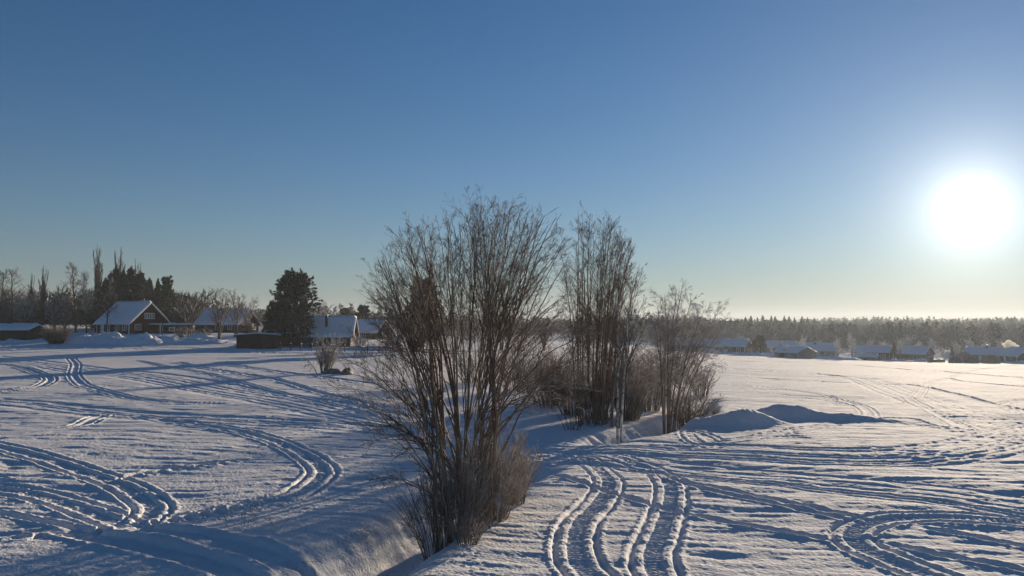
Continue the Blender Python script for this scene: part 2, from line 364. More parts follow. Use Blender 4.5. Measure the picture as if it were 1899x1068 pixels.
            e2 = sstep(k*.5+.6, k*.5-.2, ad_); f = e2*(-.05+.008*rough+.006*noise(xw*2.2, yw*2.2, 64))
            packm[win] = np.maximum(packm[win], e2*end)
            cut[win] = np.minimum(cut[win], 0)+0; Z[win] += f*end; continue
        sc_far = 1+.6*sstep(45, 110, D[win])
        f = f*k*end*sc_far
        c = cut[win]; neg = f < 0
        c2 = np.where(neg, np.minimum(c, f)+.25*np.maximum(c, 0), np.where(c < 0, c+f*.5, np.maximum(c, f)))
        cut[win] = np.where(np.abs(f) > 1e-5, c2, c)
    Z = Z+cut
    V = np.stack([X, Y, Z], -1).reshape(-1, 3)
    i = np.arange(nr-1)[:, None]*nt_; j = np.arange(nt_)[None]; jn = (j+1) % nt_
    Fc = np.stack([i+j, i+nt_+j, i+nt_+jn, i+jn], -1).reshape(-1, 4)
    o = mesh_np('snow_field', V, Fc[:, ::-1], M_SNOW, smooth=True); o['kind'] = 'structure'
    t2 = np.arange(0, nt_, 1); c = len(V)
    return o
build_ground()

# ------------------------------------------------------------------ branches
def norm(v): return v/(np.linalg.norm(v, axis=-1, keepdims=True)+1e-9)
def tubes(sets, k_list):
    Vs, Fs, b = [], [], 0
    for (P, R), k in zip(sets, k_list):
        if len(P) == 0: continue
        Nn, n, _ = P.shape; T = norm(np.gradient(P, axis=1)); a = norm(np.cross(T[:, :1], RNG.normal(size=(Nn, 1, 3))))
        u = norm(a-(a*T).sum(-1, keepdims=True)*T); v = np.cross(T, u); an = np.arange(k)*2*math.pi/k
        ring = P[:, :, None]+R[:, :, None, None]*(u[:, :, None]*np.cos(an)[None, None, :, None]+v[:, :, None]*np.sin(an)[None, None, :, None])
        base = b+(np.arange(Nn)[:, None, None]*n+np.arange(n-1)[None, :, None])*k; j = np.arange(k)[None, None]; jn = (j+1) % k
        Fs.append(np.stack([base+j, base+jn, base+k+jn, base+k+j], -1).reshape(-1, 4)); Vs.append(ring.reshape(-1, 3)); b += Nn*n*k
    return np.vstack(Vs), np.vstack(Fs)
def spawn(P, R, m, t0, t1, ang, lenf, n, up=0., wig=.12, rf=.6, rtip=.003, Labs=None, bias=1.0, rng=RNG, lenpow=.6):
    Nn, k, _ = P.shape
    t = t0+(t1-t0)*rng.random((Nn, m))**bias; x = t*(k-1); i = np.minimum(x.astype(int), k-2); fr = (x-i)[..., None]
    ii = np.arange(Nn)[:, None]; p = P[ii, i]*(1-fr)+P[ii, i+1]*fr; T = norm(P[ii, i+1]-P[ii, i]); r = R[ii, i]*(1-fr[..., 0])+R[ii, i+1]*fr[..., 0]
    L = np.linalg.norm(np.diff(P, axis=1), axis=-1).sum(1)[:, None] if Labs is None else np.full((Nn, 1), Labs)
    ln = L*lenf*(1-lenpow*(t-t0)/(max(t1-t0, 1e-6)))*rng.uniform(.6, 1.25, (Nn, m))
    pr = norm(np.cross(T, rng.normal(size=T.shape))); A = np.radians(rng.uniform(ang[0], ang[1], (Nn, m)))[..., None]
    d = norm(T*np.cos(A)+pr*np.sin(A)).reshape(-1, 3); p = p.reshape(-1, 3); ln = ln.reshape(-1); r = np.maximum(r.reshape(-1)*rf, rtip)
    C = np.zeros((len(p), n, 3)); C[:, 0] = p
    for s in range(1, n):
        d = norm(d+rng.normal(size=d.shape)*wig+np.array([0, 0, up])); C[:, s] = C[:, s-1]+d*(ln/(n-1))[:, None]
    Rr = r[:, None]*(1-np.linspace(0, 1, n)[None]**1.0*.75); Rr = np.maximum(Rr, rtip*.6)
    return C, Rr
def stems(bases, ends, n, r0, r1, lift=.45, wig=.03, rng=RNG):
    b = np.asarray(bases, float); e = np.asarray(ends, float); Nn = len(b); t = np.linspace(0, 1, n)[None, :, None]
    h = (e-b); c = b+np.stack([h[:, 0]*.22, h[:, 1]*.22, h[:, 2]*(lift+.12)], 1)
    P = (1-t)**2*b[:, None]+2*t*(1-t)*c[:, None]+t*t*e[:, None]
    w = np.cumsum(rng.normal(size=(Nn, n, 3))*wig, 1); w -= w[:, :1]; w *= np.sin(t*math.pi*.5); P = P+w*np.array([1, 1, .3])
    r0 = np.broadcast_to(r0, (Nn,)); R = r1+(r0[:, None]-r1)*(1-t[0, :, 0][None])**.8
    return P, R
def make_tree(root, S0, crown_sets, mstem, mtw, stem_name='trunk', ks=None, join=False, soff=None):
    P, R = S0; o = np.array(root.location)
    if join:
        V, Fc = tubes([(P, R)], [6]); mesh_np(stem_name, V-o, Fc, mstem, True, root)
    else:
        for i in range(len(P)):
            V, Fc = tubes([(P[i:i+1], R[i:i+1])], [7]); mesh_np(stem_name, V-o, Fc, mstem, True, root)
    V, Fc = tubes(crown_sets, ks or [5]+[3]*(len(crown_sets)-1)); mesh_np('crown', V-o, Fc, mtw, True, root)
def px_end(px, py, Y): return at(px, py, Y)

# ---- the big many-stemmed alder in the middle
def main_tree():
    rng = np.random.default_rng(11)
    root = thing('alder_tree', 'big bare many-stemmed alder with a broad fan of twigs in the middle of the field', 'tree', (-1.45, 17.6, float(h_base(-1.45, 17.6))-.1))
    ox = np.array([680,690,715,745,780,815,850,890,930,970,1010,1035,1050,1062]); oy = np.array([520,492,440,412,392,376,366,362,360,362,372,395,420,470])
    def tip(lo, hi, a=684, c=1058): x = rng.uniform(a, c); return (x, np.interp(x, ox, oy)+rng.uniform(lo, hi))
    n1 = 26; tips = [(x+rng.normal(0, 6), np.interp(x, ox, oy)+rng.uniform(26, 60)*(1.15-1.3*abs(x-870)/370)) for x in np.linspace(688, 1056, n1)]
    B, E, R0 = [], [], []
    for (x, y) in tips:
        f = (x-690)/370; bx = -1.22+.75*(f-.5)+rng.normal(0, .26); by = 17.75+1.9*min(max((bx+1.75)/1.1, 0), 1)*rng.uniform(.5, 1)+rng.normal(0, .2)
        Y = by+rng.uniform(-1.6, 1.6)*(1 if abs(f-.5) < .3 else .5); B.append((bx, by, float(h_base(bx, by))-.15)); E.append(at(x, y, Y)); R0.append(rng.uniform(.018, .046))
    def arcs(B, E, n, R0, kx, kz, wig):
        b = np.asarray(B, float); e = np.asarray(E, float); t = np.linspace(0, 1, n)[None, :, None]; h = e-b; c = b+h*np.array([kx, kx, kz])
        P = (1-t)**2*b[:, None]+2*t*(1-t)*c[:, None]+t*t*e[:, None]; w = np.cumsum(rng.normal(size=P.shape)*wig, 1); w -= w[:, :1]; P = P+w*np.array([1, 1, .3])
        R0 = np.asarray(R0); return P, .005+(R0[:, None]-.005)*(1-t[0, :, 0][None])**.75
    P, R = arcs(B, E, 18, R0, .13, .52, .028)
    def limbs(n2, lo, hi, kmin, kmax, rf):
        B, E, Q = [], [], []
        for _ in range(n2):
            x, y = tip(lo, hi); i = int(np.argmin([abs(q[0]-(x*.55+875*.45))+rng.uniform(0, 60) for q in tips])); j = rng.integers(kmin, kmax); p = P[i, j]
            B.append(p); E.append(at(x, y, p[1]+rng.uniform(-1.4, 1.4))); Q.append(R[i, j]*rf)
        return arcs(B, E, 12, Q, .30, .60, .022)
    L1 = limbs(46, 24, 62, 4, 9, .72); L2 = limbs(24, 70, 190, 5, 10, .55)
    # low side sprays
    ls = [(640,700),(655,752),(650,640),(700,650),(690,610),(665,790),(720,720),(700,800),(640,735),(680,690),(735,860),(625,720),(660,670),(672,830),(690,700),(715,760),(640,665),(720,560),(705,525),(690,900),(1115,735),(1070,705),(1100,665),(1080,620),(1098,700),(1085,745),(1060,640),(1075,600),(1080,665),(1040,710),(730,560),(1065,560),(700,880),(1000,760),(745,600)]
    B2, E2 = [], []
    for (x, y) in ls:
        i = rng.integers(0, 11) if x < 850 else rng.integers(14, 25); j = rng.integers(3, 7)
        p = P[i, j]; B2.append(p); E2.append(at(x, y, p[1]+rng.uniform(-1.3, 1.0)))
    b = np.array(B2); e = np.array(E2); t = np.linspace(0, 1, 10)[None, :, None]; h = e-b
    c = b+h*.5+np.array([0, 0, .25])*np.linalg.norm(h, axis=1, keepdims=True); Ps = (1-t)**2*b[:, None]+2*t*(1-t)*c[:, None]+t*t*e[:, None]
    w = np.cumsum(rng.normal(size=Ps.shape)*.03, 1); w -= w[:, :1]; Ps = Ps+w; Rs = rng.uniform(.014, .028, (len(b), 1))*(1-.75*t[0, :, 0])[None]
    big = [(P, R), L1, L2]; cs = [(Ps, Rs), L1, L2]; ks = [5, 5, 5]
    for (p_, r_), m, t0, lf in (((P, R), 8, .58, .17), (L1, 11, .3, .30), (L2, 8, .3, .34), ((Ps, Rs), 10, .2, .42)):
        a1 = spawn(p_, r_, m, t0, .99, (18, 46), lf, 7, up=.014, wig=.05, rf=.55, rtip=.0045, rng=rng, lenpow=.6)
        a2 = spawn(*a1, 6, .2, .98, (22, 50), .42, 4, up=.015, wig=.06, rf=.7, rtip=.0036, rng=rng)
        a3 = spawn(*a2, 4, .2, .98, (25, 55), .48, 3, up=.01, wig=.06, rf=.8, rtip=.0031, rng=rng); cs += [a1, a2, a3]; ks += [4, 3, 3]
    c1 = spawn(P, R, 4, .08, .42, (30, 70), .13, 7, up=.06, wig=.12, rf=.35, rtip=.0045, rng=rng); c2 = spawn(*c1, 4, .3, .98, (20, 50), .4, 4, up=.04, wig=.12, rf=.65, rtip=.004, rng=rng)
    make_tree(root, (P, R), cs+[c1, c2], M_BARK, M_TWIG, 'stem', ks+[3, 3])
main_tree()

def shrub(name, label, cat, cx, cy, rx, ry, h, n, mstem, mtw, seed, group=None, lean=(0, 0), r0=.012, tw=(6, 4), droop=0., up=.06, spread=.5, levels=2, rtip=.0035, scale_tw=.35):
    rng = np.random.default_rng(seed); z = float(h_base(cx, cy)); root = thing(name, label, cat, (cx, cy, z-.05), 0, group)
    B, E = [], []
    for i in range(n):
        a = rng.uniform(0, 2*math.pi); q = math.sqrt(rng.random()); dx, dy = math.cos(a)*q, math.sin(a)*q; hh = h*rng.uniform(.55, 1.0)*(1-.25*q*q)
        bx, by = cx+dx*rx*.45, cy+dy*ry*.45; B.append((bx, by, float(h_base(bx, by))-.1)); E.append((cx+dx*rx*(1-spread+spread*1.6)+lean[0], cy+dy*ry*1.1+lean[1], z+hh))
    P, R = stems(B, E, 9, rng.uniform(r0*.6, r0*1.3, n), .004, .45, .035*h/3, rng)
    A1 = spawn(P, R, tw[0], .2, .98, (18, 48), scale_tw, 6, up=up-droop, wig=.14, rf=.6, rtip=rtip, rng=rng)
    A2 = spawn(*A1, tw[1], .2, .98, (20, 55), .5, 4, up=up*.5-droop, wig=.14, rf=.7, rtip=rtip*.9, rng=rng)
    cs = [A1, A2]
    if levels > 2: cs.append(spawn(*A2, 3, .2, .98, (20, 50), .55, 3, up=-droop*.5, wig=.12, rf=.8, rtip=rtip*.85, rng=rng))
    make_tree(root, (P, R), cs, mstem, mtw, 'stems', [3, 3, 3], join=True)
    return root
# undergrowth round the alder
shrub('willow_shrub', 'dense frosted thicket of thin brown shoots at the right foot of the big alder', 'shrub', -.45, 19.9, .85, 1.4, 2.4, 125, M_BARK, M_TWIGF, 21, tw=(8, 5), r0=.009, spread=.8)
shrub('willow_shrub', 'thin brownish shrub close behind the base stems of the big alder', 'shrub', -1.1, 18.7, .7, .8, 2.5, 80, M_BARK, M_TWIGF, 22, tw=(8, 5), r0=.010)
shrub('willow_shrub', 'dark tangled low shrub spreading left from the foot of the big alder over the ditch', 'shrub', -1.75, 18.1, .7, .6, 2.3, 50, M_TWIG, M_TWIG, 23, tw=(7, 5), r0=.010, lean=(-.35, 0))
shrub('willow_shrub', 'short twiggy frosted scrub at the snow edge in front of the alder stems', 'shrub', -1.0, 17.5, .6, .3, .8, 45, M_TWIGB, M_TWIGF, 24, tw=(6, 4), r0=.007)
shrub('willow_shrub', 'pale brown shoots filling the back of the alder clump towards the sled crossing', 'shrub', .1, 21.6, .6, 1.0, 2.2, 75, M_BARK, M_TWIGF, 25, tw=(8, 4), r0=.010)

def clump(name, label, cat, bpx, Yb, tips, mstem, mtw, seed, r0=(.03, .06), A=(12, 6, 3), ang=(12, 32), up=.10, droop=0., base_spread=(.9, .7), join=False, rt=.005, lenf=.2, stem_name='stem', t0=.25, base=None, dY=1.6):
    rng = np.random.default_rng(seed); c = at(bpx, 700, Yb); z = float(h_base(c.x, Yb)); root = thing(name, label, cat, (c.x, Yb, z-.05))
    B, E = [], []; mx = np.mean([t[0] for t in tips]); wd = max(np.ptp([t[0] for t in tips]), 1)
    for x, y in tips:
        f = (x-mx)/wd*2; bx = c.x+base_spread[0]*f+rng.normal(0, .12*base_spread[0]); by = Yb+rng.uniform(-1, 1)*base_spread[1]
        B.append((bx, by, float(h_base(bx, by))-.15)); E.append(at(x, y, by+rng.uniform(-dY, dY)))
    P, R = stems(B, E, 14, rng.uniform(r0[0], r0[1], len(tips)), rt*1.3, .5, .03, rng)
    A1 = spawn(P, R, A[0], t0, .99, ang, lenf, 7, up=up, wig=.06, rf=.5, rtip=rt*1.2, rng=rng)
    A2 = spawn(*A1, A[1], .15, .98, (18, 45), .45, 5, up=up*.5-droop, wig=.07, rf=.65, rtip=rt, rng=rng)
    A3 = spawn(*A2, A[2], .2, .98, (18, 45), .55, 4, up=-droop*1.6+up*.3, wig=.07, rf=.8, rtip=rt*.9, rng=rng)
    make_tree(root, (P, R), [A1, A2, A3], mstem, mtw, stem_name, [4, 3, 3], join)
    return root
rg = np.random.default_rng(5)
t2 = [(x+rg.normal(0, 5), np.interp(x, [1058, 1075, 1100, 1125, 1150, 1175, 1195, 1205], [470, 412, 390, 396, 416, 446, 500, 565])+rg.uniform(0, 30)) for x in np.linspace(1058, 1210, 20)]
clump('alder_tree', 'tall narrow clump of dark straight bare stems right of the big alder', 'tree', 1110, 38.5, t2+[(t[0]+rg.normal(0, 12), t[1]+abs(rg.normal(0, 55))) for t in t2[:18]], mat('reddish_bark', (.11, .07, .05), col2=(.19, .13, .10), vscale=2, frost=.5), M_TWIGB, 31, (.022, .044), (22, 7, 3), (18, 46), .012, base_spread=(1.1, 1.3), rt=.0054, lenf=.19)
t3 = [(1222,565),(1236,545),(1252,538),(1270,540),(1288,556),(1312,572),(1330,575),(1338,600),(1325,620),(1212,600),(1245,580),(1280,590),(1305,610)]
clump('birch_tree', 'small spreading birch with drooping frosted twigs at the right end of the tree group', 'tree', 1240, 40.3, t3, M_BARK, M_TWIGF, 32, (.03, .055), (22, 9, 6), (25, 58), .02, .10, base_spread=(.35, .4), rt=.0065, lenf=.27, t0=.35)
t4 = [(1162,452)]
clump('birch_tree', 'slender birch with a white lower trunk standing at the front of the dark stems', 'tree', 1147, 35.2, [(1158,440),(1172,520)], M_BIRCH, M_TWIG, 33, (.055, .065), (24, 7, 3), (25, 50), .05, .08, base_spread=(.08, .1), rt=.008, lenf=.13, stem_name='trunk', t0=.3)
# ditch-side thickets between and behind the groups
SH = [(1020, 47, 2.0, 1.6, 3.6, 60, M_BARKD, M_TWIG, 'dark bare thicket between the big alder and the tall stems'),
      (1060, 43, 1.3, 1.3, 3.2, 50, M_BARKD, M_TWIGD, 'dark shoots at the left foot of the tall bare stems'),
      (1105, 41, 1.6, 1.5, 3.4, 70, M_BARKD, M_TWIG, 'thicket of grey shoots in the middle of the tall bare stems'),
      (1165, 41.5, 1.3, 1.3, 3.4, 70, M_BARK, M_TWIGF, 'frosted thicket between the tall stems and the small birch'),
      (1200, 46, 1.6, 1.6, 4.2, 70, M_BARK, M_TWIGF, 'frosted grey thicket behind the small spreading birch'),
      (1275, 45, 1.6, 1.4, 2.9, 80, M_TWIGB, M_TWIGF, 'pale frosted bush right of the small birch beside the ditch'),
      (1300, 60, 1.2, 2.0, 2.6, 50, M_TWIGB, M_TWIGF, 'frosted bush farther up the ditch beyond the small birch'),
      (1235, 58, 2.6, 2.0, 3.8, 70, M_BARK, M_TWIG, 'brown thicket on the ditch bank behind the small birch'),
      (1150, 60, 3.0, 2.0, 4.0, 70, M_BARKD, M_TWIG, 'dark thicket seen through the tall bare stems'),
      (1035, 50, 1.5, 1.6, 4.6, 55, M_BARK, M_TWIGF, 'grey frosted thicket in the gap right beside the big alder crown'),
      (1130, 50, 2.4, 1.8, 4.2, 60, M_BARK, M_TWIGF, 'pale grey thicket behind the white birch trunk'),
      (960, 56, 2.6, 2.0, 4.2, 60, M_BARKD, M_TWIG, 'dark thicket seen through the right half of the big alder'),
      (890, 62, 3.0, 2.0, 4.0, 60, M_BARKD, M_TWIG, 'bare brown thicket seen through the middle of the big alder')]
for i, (px, Y, rx, ry, h, n, ms, mt, lb) in enumerate(SH):
    p = at(px, 700, Y); shrub('thicket', lb, 'thicket', p.x, Y, rx, ry, h, int(n*1.25), ms, mt, 50+i, r0=.022, tw=(7, 5), rtip=.007)
p = at(1325, 745, 46); shrub('shrub', 'tiny frosted bush alone on the snow right of the ditch thicket', 'shrub', p.x, 46, .35, .3, .75, 26, M_TWIGB, M_TWIGF, 70, r0=.01, tw=(5, 3), rtip=.005)
p = at(1060, 800, 36); shrub('shrub', 'sparse upright dark shoots on the snow left of the tall stems', 'shrub', p.x, 36, .9, .6, 1.3, 30, M_TWIG, M_TWIG, 71, r0=.009, tw=(3, 2), rtip=.004)
p = at(1165, 800, 35); shrub('shrub', 'small frosted twigs on the snowy ditch lip by the white birch trunk', 'shrub', p.x, 35.8, .6, .4, .7, 26, M_TWIGB, M_TWIGF, 72, r0=.008, tw=(5, 3), rtip=.004)
# frosted shrub by the boulders on the left
p = at(603, 690, 70); shrub('lilac_shrub', 'frosted upright shrub standing alone beside two boulders on the left field', 'shrub', p.x, 70, 1.0, .8, 4.2, 34, M_BARK, M_TWIGF, 73, r0=.045, tw=(9, 6), rtip=.009, lean=(.2, 0), levels=3)
def leaning():
    rng = np.random.default_rng(74); b = stand(590, 70); root = thing('leaning_tree', 'thin snow-covered trunk leaning left beside the frosted upright shrub', 'tree', b)
    e = at(556, 655, 70.5); P, R = stems([b-Vector((0, 0, .1))], [e], 12, np.array([.07]), .02, .35, .03, rng)
    A1 = spawn(P, R, 26, .35, 1, (40, 90), .42, 6, up=-.22, wig=.1, rf=.5, rtip=.009, rng=rng); A2 = spawn(*A1, 5, .2, 1, (20, 50), .5, 4, up=-.1, wig=.1, rf=.7, rtip=.008, rng=rng)
    make_tree(root, (P, R), [A1, A2], M_TWIGF, M_TWIGF, 'trunk', [3, 3])
leaning()
def boulder(px, Y, sx, sy, sz, seed, label):
    n, k = 22, 30; u = np.linspace(0.02, math.pi*.62, n)[:, None]; v = np.linspace(0, 2*math.pi, k, endpoint=False)[None]
    x = np.sin(u)*np.cos(v); y = np.sin(u)*np.sin(v); z = np.cos(u)+0*v
    d = 1+.22*fbm(x*1.3+seed, y*1.3+z, seed, 3); d = np.round(d*9)/9*.5+d*.5
    V = np.stack([x*d*sx, y*d*sy, z*d*sz], -1).reshape(-1, 3); i = np.arange(n-1)[:, None]*k; j = np.arange(k)[None]; jn = (j+1) % k
    o = mesh_np('boulder', V, np.stack([i+j, i+k+j, i+k+jn, i+jn], -1).reshape(-1, 4), M_STONE); o.location = stand(px, Y); tag(o, label, 'boulder'); o.rotation_euler.z = seed
boulder(614, 69.5, 1.0, .7, .55, 3, 'dark boulder capped with snow right of the frosted upright shrub')
boulder(643, 68.5, .9, .6, .62, 8, 'reddish brown boulder nearer the big alder than the other one')
# dry weeds on the left foreground
def weeds(px, py, h, n, seed, label):
    rng = np.random.default_rng(seed); x, y = gnd(px, py); z = float(h_base(x, y)); root = thing('dry_weed', label, 'plant', (x, y, z))
    B = np.array([(x+rng.normal(0, .05), y+rng.normal(0, .05), z-.03) for _ in range(n)]); E = B+np.array([(rng.normal(0, .14), rng.normal(0, .1), h*rng.uniform(.6, 1.1)) for _ in range(n)])
    P, R = stems(B, E, 6, np.full(n, .005), .003, .5, .01, rng); A = spawn(P, R, 5, .45, 1, (15, 40), .3, 4, up=.1, wig=.1, rf=.8, rtip=.003, rng=rng)
    make_tree(root, (P, R), [A], M_TWIGF, M_TWIGF, 'stem', [3])
weeds(418, 976, .42, 3, 1, 'single pale weed stalk left of the two taller dry weeds on the foreground snow')
weeds(453, 972, .42, 4, 2, 'pale forked dry weed in the middle of the three on the foreground snow')
weeds(472, 972, .55, 5, 3, 'tallest pale dry weed, rightmost of the three on the foreground snow')
weeds(512, 982, .25, 4, 4, 'low dry weed half buried in the snow near the tree shadow')

# ------------------------------------------------------------------ generic background trees (prototypes)
def proto(kind, seed, H=10.0, ms=None, mt=None):
    rng = np.random.default_rng(seed); root = thing({'weep': 'birch_tree', 'poplar': 'poplar_tree', 'bare': 'deciduous_tree', 'frost': 'frosted_tree'}[kind], kind, 'tree', (0, 0, -900))
    root.location = (0, 0, 0)
    if kind == 'poplar':
        n = 14; B = rng.normal(0, .12, (n, 3))*[1, 1, 0]; E = np.stack([rng.normal(0, .42, n), rng.normal(0, .42, n), H*rng.uniform(.7, 1, n)], 1)
        P, R = stems(B, E, 14, rng.uniform(.05, .12, n), .02, .5, .03, rng)
        A1 = spawn(P, R, 34, .12, .99, (8, 20), .16, 5, up=.22, wig=.06, rf=.4, rtip=.022, rng=rng); A2 = spawn(*A1, 4, .2, 1, (8, 25), .5, 4, up=.15, wig=.06, rf=.7, rtip=.019, rng=rng); cs = [A1, A2]
    elif kind == 'weep':
        n = 1; B = np.zeros((1, 3)); E = np.array([[rng.normal(0, .3), rng.normal(0, .3), H*.93]]); P, R = stems(B, E, 18, np.array([.13]), .02, .5, .05, rng)
        A1 = spawn(P, R, 34, .22, .98, (28, 55), .36, 9, up=.12, wig=.10, rf=.45, rtip=.022, rng=rng, lenpow=.75); A2 = spawn(*A1, 7, .3, 1, (20, 55), .38, 6, up=-.10, wig=.1, rf=.6, rtip=.018, rng=rng)
        A3 = spawn(*A2, 4, .2, 1, (15, 40), .7, 5, up=-.34, wig=.08, rf=.8, rtip=.016, rng=rng); cs = [A1, A2, A3]
    else:
        n = 6; B = rng.normal(0, .18, (n, 3))*[1, 1, 0]; a = np.arange(n)*2.4; q = rng.uniform(.1, .34, n)*H
        E = np.stack([np.cos(a)*q*.75, np.sin(a)*q*.75, H*rng.uniform(.7, .97, n)], 1); P, R = stems(B, E, 12, rng.uniform(.08, .13, n), .02, .5, .05, rng)
        A1 = spawn(P, R, 12, .22, .98, (22, 48), .34, 7, up=.08, wig=.1, rf=.5, rtip=.022, rng=rng); A2 = spawn(*A1, 7, .2, 1, (20, 50), .48, 5, up=.05, wig=.1, rf=.6, rtip=.019, rng=rng)
        if kind == 'frost': A1 = (A1[0], A1[1]*1.5); A2 = (A2[0], A2[1]*2.0)
        A3 = spawn(*A2, 4, .2, 1, (20, 50), .5, 3, up=.03, wig=.1, rf=.8, rtip=.018, rng=rng); cs = [A1, A2, A3]
    V, Fc = tubes([(P, R)], [6]); mesh_np('trunk', V, Fc, ms, True, root)
    V, Fc = tubes(cs, [4]+[3]*(len(cs)-1)); mesh_np('crown', V, Fc, mt, True, root)
    return root
def tufts(C, D, size, k, rng, flat=.35, wdt=.16):
    """needle tufts: k thin triangles round each centre"""
    Nn = len(C); d = norm(D[:, None]+rng.normal(size=(Nn, k, 3))*[.8, .8, flat]); s = size*rng.uniform(.6, 1.3, (Nn, k, 1)); w = norm(np.cross(d, rng.normal(size=d.shape)))*s*wdt
    V = np.stack([C[:, None]-w, C[:, None]+w, C[:, None]+d*s], 2).reshape(-1, 3); return V, np.arange(len(V)).reshape(-1, 3)
def conifer(kind, seed, H, Rad, mb, mn, name, nb=90, dens=14, base=.08):
    rng = np.random.default_rng(seed); root = thing(name, kind, 'tree')
    P, R = stems(np.zeros((1, 3)), [[rng.normal(0, .15), 0, H*.97]], 14, np.array([H*.018]), .02, .5, .02, rng)
    V, Fc = tubes([(P, R)], [7]); mesh_np('trunk', V, Fc, mb, True, root)
    t = base+(.96-base)*((np.arange(nb)+rng.random(nb))/nb)**.85; z = t*H*.98
    if kind == 'spruce': L = Rad*(1-t)**1.0*rng.uniform(.6, 1.2, nb)+.06; up0, upd = -.18, .05
    else: L = Rad*np.clip(np.sqrt(np.clip(1-((t-.32)/.70)**2, .02, 1)), .12, 1)*rng.uniform(.62, 1.12, nb); up0, upd = .12, .06
    a = np.arange(nb)*2.39996+rng.normal(0, .25, nb); n = 8; C = np.zeros((nb, n, 3)); C[:, 0] = np.stack([0*z, 0*z, z], 1); d = norm(np.stack([np.cos(a), np.sin(a), np.full(nb, up0)+.5*t], 1))
    for s in range(1, n): d = norm(d+[0, 0, upd]+rng.normal(size=d.shape)*.07); C[:, s] = C[:, s-1]+d*(L/(n-1))[:, None]
    Rr = np.broadcast_to(.03*(1-np.linspace(0, .8, n)), (nb, n))
    B1 = spawn(C, Rr, 7, .2, 1, (30, 65), .42, 4, up=.0, wig=.1, rf=.5, rtip=.01, rng=rng)
    V1, F1 = tubes([(C, Rr), B1], [4, 3]); mesh_np('branches', V1, F1, mb, True, root)
    Pt, Dr = [], []
    for A, q in ((C, dens), (B1[0], max(3, dens//3))):
        m = A.shape[0]; tt = rng.uniform(.22, 1, (m, q))*(A.shape[1]-1.001); i = tt.astype(int); fr = (tt-i)[..., None]; ii = np.arange(m)[:, None]
        Pt.append((A[ii, i]*(1-fr)+A[ii, i+1]*fr).reshape(-1, 3)); Dr.append(norm(A[ii, i+1]-A[ii, i]).reshape(-1, 3))
    Pt = np.vstack(Pt); Dr = np.vstack(Dr); Pt = Pt+rng.normal(size=Pt.shape)*.05
    if kind == 'spruce':
        q = 40; zz = H*rng.uniform(.90, 1.0, q); aa = rng.uniform(0, 6.28, q); Pt = np.vstack([Pt, np.stack([np.cos(aa)*.05, np.sin(aa)*.05, zz], 1)]); Dr = np.vstack([Dr, np.stack([np.cos(aa)*.4, np.sin(aa)*.4, 1+0*aa], 1)])
    V2, F2 = tufts(Pt, Dr*.9+[0, 0, .25 if kind == 'pine' else -.15], .34 if kind == 'pine' else .24, 7, rng, .5, .17)
    mesh_np('crown', V2, F2, mn, False, root)
    return root
PW = [proto('weep', 101, 10, M_BARKD, M_TWIG), proto('weep', 102, 10, M_BARKD, M_TWIGF)]
PP = [proto('poplar', 103, 10, M_BARKD, M_TWIGD)]
PB = [proto('bare', 104, 10, M_BARKD, M_TWIG), proto('bare', 105, 10, M_BARKD, M_TWIGF)]
PF = [proto('frost', 106, 10, M_TWIGF, mat('hoar_twig', (.62, .58, .53), frost=.9, frost_lo=-.6, frost_hi=.4))]
PS = [conifer('spruce', 107, 10, 2.7, M_BARKD, M_NEEDS, 'spruce_tree', 95, 9, .04), conifer('spruce', 108, 10, 3.6, M_BARKD, M_NEEDS, 'spruce_tree', 100, 9, .05)]
PN = [conifer('pine', 109, 10, 2.6, M_BARKD, M_NEED, 'pine_tree', 70, 12, .15)]
used = set()
def put(protos, k, px, ytop, Y, label, wf=1.0, rz=None, group=None, sink=.1):
    src = protos[k % len(protos)]; wf = wf*(1.3 if src in PW or src in PB else 1.0); b = stand(px, Y); b.z -= sink; top = at(px, ytop, Y).z; s = (top-b.z)/10.0; rz = rz if rz is not None else (px*1.7) % 6.28
    if src.name not in used:
        used.add(src.name); src.location = b; src.scale = (s*wf, s*wf, s); src.rotation_euler.z = rz; src['label'] = label
        if group: src['group'] = group
        return src
    return copy_thing(src, b, rz, (s*wf, s*wf, s), label, group)
# left tree belt
put(PW, 0, 2, 497, 165, 'bare birch cut by the left edge of the picture')
put(PW, 1, 24, 492, 168, 'frosted birch second from the left edge behind the low woodshed', 1.0)
put(PP, 0, 55, 508, 175, 'thin pale poplar tip showing behind the birches left of the dark columnar poplar', .55)
put(PP, 0, 77, 497, 160, 'dark columnar poplar standing alone left of the birches', .75)
put(PB, 1, 45, 540, 160, 'frosted round bare tree behind the low woodshed')
put(PB, 0, 5, 545, 155, 'dark bare tree at the left edge behind the low woodshed')
put(PB, 1, 100, 538, 165, 'frosted bare tree between the columnar poplar and the tall birch', 1.2)
put(PW, 0, 140, 485, 152, 'tall birch with thin drooping twigs left of the tallest poplar', 1.0)
put(PW, 1, 160, 498, 158, 'slimmer birch close to the left side of the tallest poplar', .75)
put(PP, 0, 179, 459, 160, 'tallest columnar poplar, left of the dark spruces', .75)
put(PP, 0, 219, 463, 172, 'columnar poplar whose tip rises out of the dark spruces', .75)
put(PP, 0, 250, 484, 178, 'small poplar tip rising behind the broad dark spruce', .6)
put(PW, 0, 197, 512, 148, 'leaning birch in front of the spruces by the red house', .8)
put(PS, 0, 212, 492, 165, 'narrow dark spruce left of the broad spruces behind the red house', 1.15)
put(PS, 1, 240, 494, 168, 'broad dark spruce behind the roof of the red house', 1.32)
put(PS, 1, 258, 502, 166, 'dark spruce right of the broadest one behind the red house', 1.32, 2.0)
put(PS, 0, 193, 515, 170, 'low dark spruce between the tallest poplar and the spruce group', 1.26, 1.0)
